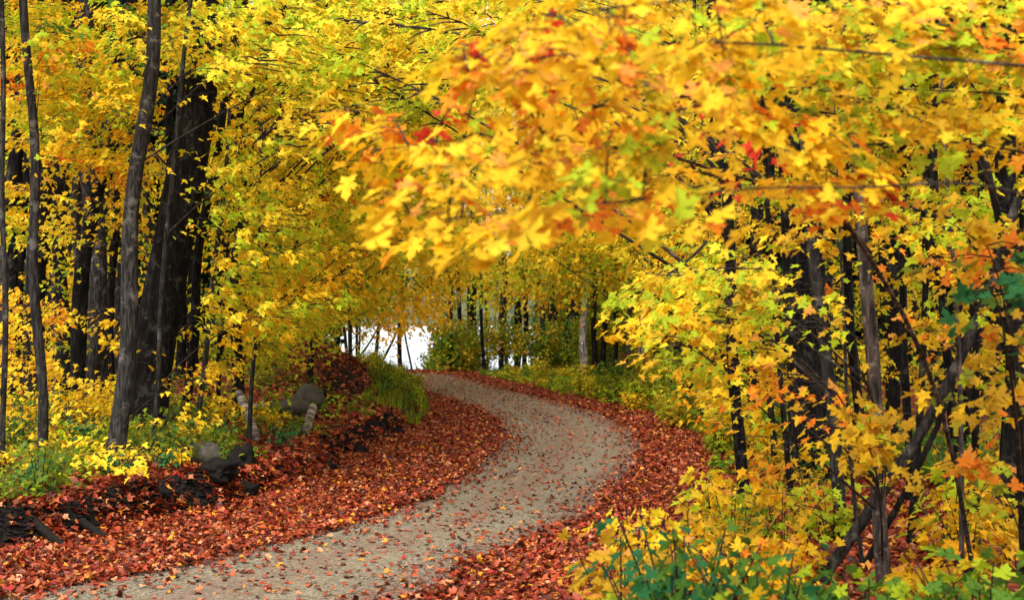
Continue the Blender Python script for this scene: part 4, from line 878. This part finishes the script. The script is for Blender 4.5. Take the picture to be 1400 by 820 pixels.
# on the gravel, thin
NR_ = 9000; y = 9 + 53 * RNG.random(NR_) ** 1.15; u = RNG.random(NR_); u = np.where(RNG.random(NR_) < .55, .5 + (u - .5) * np.abs(u - .5) * 2.0 * 1.0 + 0 * u, u)
edge_ = np.where(RNG.random(NR_) < .5, np.abs(RNG.normal(0, .11, NR_)), 1 - np.abs(RNG.normal(0, .11, NR_))); u = np.where(RNG.random(NR_) < .5, edge_, u)
u = np.clip(u, 0, 1); x = Lx(y) + (Rx(y) - Lx(y)) * u
litter("leaf_litter", "scattered brown leaves along the gravel road", ([litter_arr(x, y, .07, .35, .008)], LOD2))
_fl = {}
for k_ in range(300):
    y = 11.6 + 5.5 * random.random(); u_ = random.random(); x = float(Lx(y) + (Rx(y) - Lx(y)) * u_)
    ci = random.choices(range(len(LC)), LW)[0]; sh = k_ % 3
    if (ci, sh) not in _fl:
        Tv, Fc = (LOD1, LOD0, OVAL)[sh]; g = np.random.default_rng(ci * 3 + sh); Vv = Tv * [1, g.uniform(.8, 1.1), g.uniform(1, 2.2)] + np.c_[np.zeros((len(Tv), 2)), g.normal(0, .03, len(Tv))]
        _fl[(ci, sh)] = mesh_np("fallen_leaf", Vv, Fc, M_LITTER, np.clip(LC[ci], 0, 1))
    nm_ = ["dark red", "red-brown", "russet", "almost black-brown", "tan", "pale tan", "crimson", "golden brown", "brown"][ci]
    o = link("fallen_leaf", _fl[(ci, sh)]); s_ = random.uniform(.05, .085); o.scale = (s_,) * 3
    o.location = (x, y, float(H(x, y)) + .055); o.rotation_euler = (random.gauss(0, .25), random.gauss(0, .25), random.uniform(0, 6.28))
    tag(o, f"dry {nm_} leaf lying loose on the near gravel of the road", "leaf", f"{nm_} leaves loose on the near gravel")

# crumbs of black earth on the bank face
def lumps(name, label, x, y, s_, mat, lift, kindname):
    n = len(x); o8 = np.array([(1, 0, 0), (0, 1, 0), (-1, 0, 0), (0, -1, 0), (0, 0, .8)]); f8 = np.array([(0, 1, 4), (1, 2, 4), (2, 3, 4), (3, 0, 4)])
    a = RNG.uniform(0, 6.28, n); ca, sa = np.cos(a), np.sin(a); Rt = np.stack([np.stack([ca, -sa, 0 * a], 1), np.stack([sa, ca, 0 * a], 1), np.stack([0 * a, 0 * a, 1 + 0 * a], 1)], 1)
    V = np.einsum('nij,kj->nki', Rt, o8) * (s_[:, None] * RNG.uniform(.6, 1.3, (n, 3)))[:, None, :] + np.stack([x, y, H(x, y) + lift], 1)[:, None, :] + RNG.normal(0, 1, (n, 5, 3)) * s_[:, None, None] * .2
    tag(link(name, mesh_np(name, V.reshape(-1, 3), (f8[None] + (np.arange(n) * 5)[:, None, None]).reshape(-1, 3), mat)), label, kindname, kind="stuff")
y = 11 + 23 * RNG.random(9000) ** 1.4; x = Bx(y) - RNG.uniform(-.06, .48, 9000)
lumps("earth_crumbs", "crumbs and lumps of black earth on the low bank", x, y, .015 + .04 * RNG.random(9000) ** 2, M_SOIL, -.005, "earth")
# gravel stones
n = 14000; y = 9 + 30 * RNG.random(n) ** 1.3; x = Lx(y) + (Rx(y) - Lx(y)) * RNG.random(n); s_ = .008 + .014 * RNG.random(n) ** 2
o8 = np.array([(1, 0, 0), (0, 1, 0), (-1, 0, 0), (0, -1, 0), (0, 0, .8)]); f8 = np.array([(0, 1, 4), (1, 2, 4), (2, 3, 4), (3, 0, 4)])
a = RNG.uniform(0, 6.28, n); ca, sa = np.cos(a), np.sin(a); Rt = np.stack([np.stack([ca, -sa, 0 * a], 1), np.stack([sa, ca, 0 * a], 1), np.stack([0 * a, 0 * a, 1 + 0 * a], 1)], 1)
V = np.einsum('nij,kj->nki', Rt, o8) * (s_[:, None] * RNG.uniform(.7, 1.2, (n, 3)))[:, None, :] + np.stack([x, y, H(x, y) + .035], 1)[:, None, :]
tag(link("gravel", mesh_np("gravel", V.reshape(-1, 3), (f8[None] + (np.arange(n) * 5)[:, None, None]).reshape(-1, 3), M_PEB)), "small loose stones on the road", "gravel", kind="stuff")

# ------------------------------------------------------------------ stones, logs, clods
import bmesh
from mathutils import noise
def boulder(name, label, cat, p, size, mat, seed, group=None, rot=0):
    bm = bmesh.new(); bmesh.ops.create_icosphere(bm, subdivisions=4 if mat is M_SOIL else 3, radius=1); g = random.Random(seed); ph = [g.uniform(0, 6) for _ in range(9)]
    for v in bm.verts:
        c = v.co.copy(); k = 1 + .16 * math.sin(2.3 * c.x + ph[0]) * math.cos(2.1 * c.y + ph[1]) + .12 * math.sin(4 * c.z + ph[2] + 2 * c.x) + .07 * math.sin(8 * c.y + ph[3]) * math.sin(7 * c.x + ph[4]) + g.uniform(-.02, .02)
        if mat is M_SOIL: k += .38 * noise.noise(c * 2.6 + Vector((seed, 0, 0))) + .2 * noise.noise(c * 7 + Vector((0, seed, 0)))
        v.co = Vector((c.x * size[0], c.y * size[1], c.z * size[2])) * k
    me = bpy.data.meshes.new(name); bm.to_mesh(me); bm.free(); me.materials.append(mat)
    for f in me.polygons: f.use_smooth = True
    o = link(name, me, None, (p[0], p[1], float(H(p[0], p[1])) + size[2] * .35)); o.rotation_euler = (0, g.uniform(-.2, .2), rot); return tag(o, label, cat, group)
def gp(px, py, Y=None):
    for Y in np.arange(9, 70, .05):
        q = at(px, py, Y)
        if q[2] <= H(q[0], q[1]): break
    return (q[0], q[1])
boulder("boulder", "rounded grey boulder with a high right end on the mound", "boulder", gp(420, 556, 33), (.30, .25, .30), M_ROCK, 1)
boulder("boulder", "low flat grey stone left of the rounded boulder on the mound", "boulder", gp(388, 566, 32), (.42, .3, .22), M_ROCK, 2)
boulder("boulder", "grey stone among seedlings left of the dark stump", "boulder", gp(278, 630, 22), (.28, .25, .22), M_ROCK, 3)
boulder("tree_stump", "black mossy stump at the foot of the thin leafy sapling", "stump", gp(330, 638, 21.2), (.2, .2, .2), M_SOIL, 4)
boulder("tree_stump", "black rotten log end just left of the mossy stump", "stump", gp(296, 652, 20.6), (.27, .2, .14), M_SOIL, 5)
GS = "dark clods along the left bank"
for k_, (Y_, w_) in enumerate([(16.8, .13), (18.4, .17), (21.6, .14), (24.6, .17), (29, .2)]):
    x = float(Bx(Y_)) - .1; boulder("earth_clod", "lump of black earth on the left bank " + rel(x, Y_), "earth clod", (x, Y_), (w_, w_ * .6, w_ * .6), M_SOIL, 20 + k_, GS)
boulder("stone", "small dark stone on the litter at the tip of the weeds", "stone", gp(578, 565, 36.5), (.13, .12, .08), M_SOIL, 41)
def log(name, label, P, r0, r1, mat, cut, sides=12):
    P = resamp(np.array(P, float), 12); r = np.linspace(r0, r1, 12); org = P[0].copy()
    e = empty(name, org, label, "log"); V, F = tube(P, r, sides, .05, 2); T0 = nrm(P[1] - P[0])
    # bake the log's own axis as its local Z so that the bark bands ring it
    q = Vector(nrm(P[-1] - P[0])).to_track_quat('Z', 'Y'); me = mesh_np("bark", V - org, F, mat, smooth=True); me.transform(q.inverted().to_matrix().to_4x4())
    e.rotation_mode = 'QUATERNION'; e.rotation_quaternion = q; link("bark", me, e)
    for nm, c, rr, k in (("cut_end", P[0], r0, -1), ("cut_end", P[-1], r1, 1)):
        bm = bmesh.new(); bmesh.ops.create_cone(bm, cap_ends=True, segments=sides, radius1=rr * .97, radius2=rr * .9, depth=.02); m2 = bpy.data.meshes.new(nm); bm.to_mesh(m2); bm.free(); m2.materials.append(cut)
        link(nm, m2, e, q.inverted() @ Vector(c - org))
    return e
M_CUT = rock_mat("cut_wood", (.22, .15, .09), (.42, .30, .19), 20)
def Pz(px, py, Y): return at(px, py, Y)
def hitY(px, py): return gp(px, py)[1]
a_ = hitY(350, 606) + .1; log("birch_log", "white birch log propped upright against the mound, left of the boulders", [Pz(352, 608, a_), Pz(343, 575, a_ + .25), Pz(326, 536, a_ + .55)], .075, .065, M_BIRCH, M_CUT)
a_ = hitY(415, 600) + .1; log("birch_log", "short banded birch log below the rounded boulder", [Pz(414, 602, a_), Pz(420, 582, a_ + .2), Pz(428, 556, a_ + .5)], .085, .07, M_BIRCH, M_CUT)
a_ = hitY(336, 560); log("birch_log", "grey-white log lying level behind the upright birch log", [Pz(306, 564, a_), Pz(335, 557, a_ + .1), Pz(366, 553, a_ + .3)], .06, .045, M_BIRCH, M_CUT)
a_ = hitY(88, 750); log("rotten_branch", "black rotten branch slanting down the bank at the lower left", [Pz(40, 706, a_ + .5), Pz(60, 725, a_ + .25), Pz(88, 748, a_)], .05, .04, M_SOIL, M_SOIL, 8)
a_ = hitY(152, 742); log("rotten_branch", "second black rotten branch lower on the left bank", [Pz(112, 712, a_ + .5), Pz(135, 728, a_ + .25), Pz(152, 740, a_)], .04, .035, M_SOIL, M_SOIL, 8)
a_ = hitY(430, 590); log("fallen_stick", "thin grey stick lying across the mound below the birch log", [Pz(380, 590, a_ - .1), Pz(430, 586, a_), Pz(480, 580, a_ + .3)], .02, .012, M_GREY, M_CUT, 6)
print("OBJECT COUNT", len(SC.objects), "TRIS", sum(sum(len(p.vertices) - 2 for p in me.polygons) if len(me.polygons) < 2000 else len(me.polygons) for me in bpy.data.meshes))
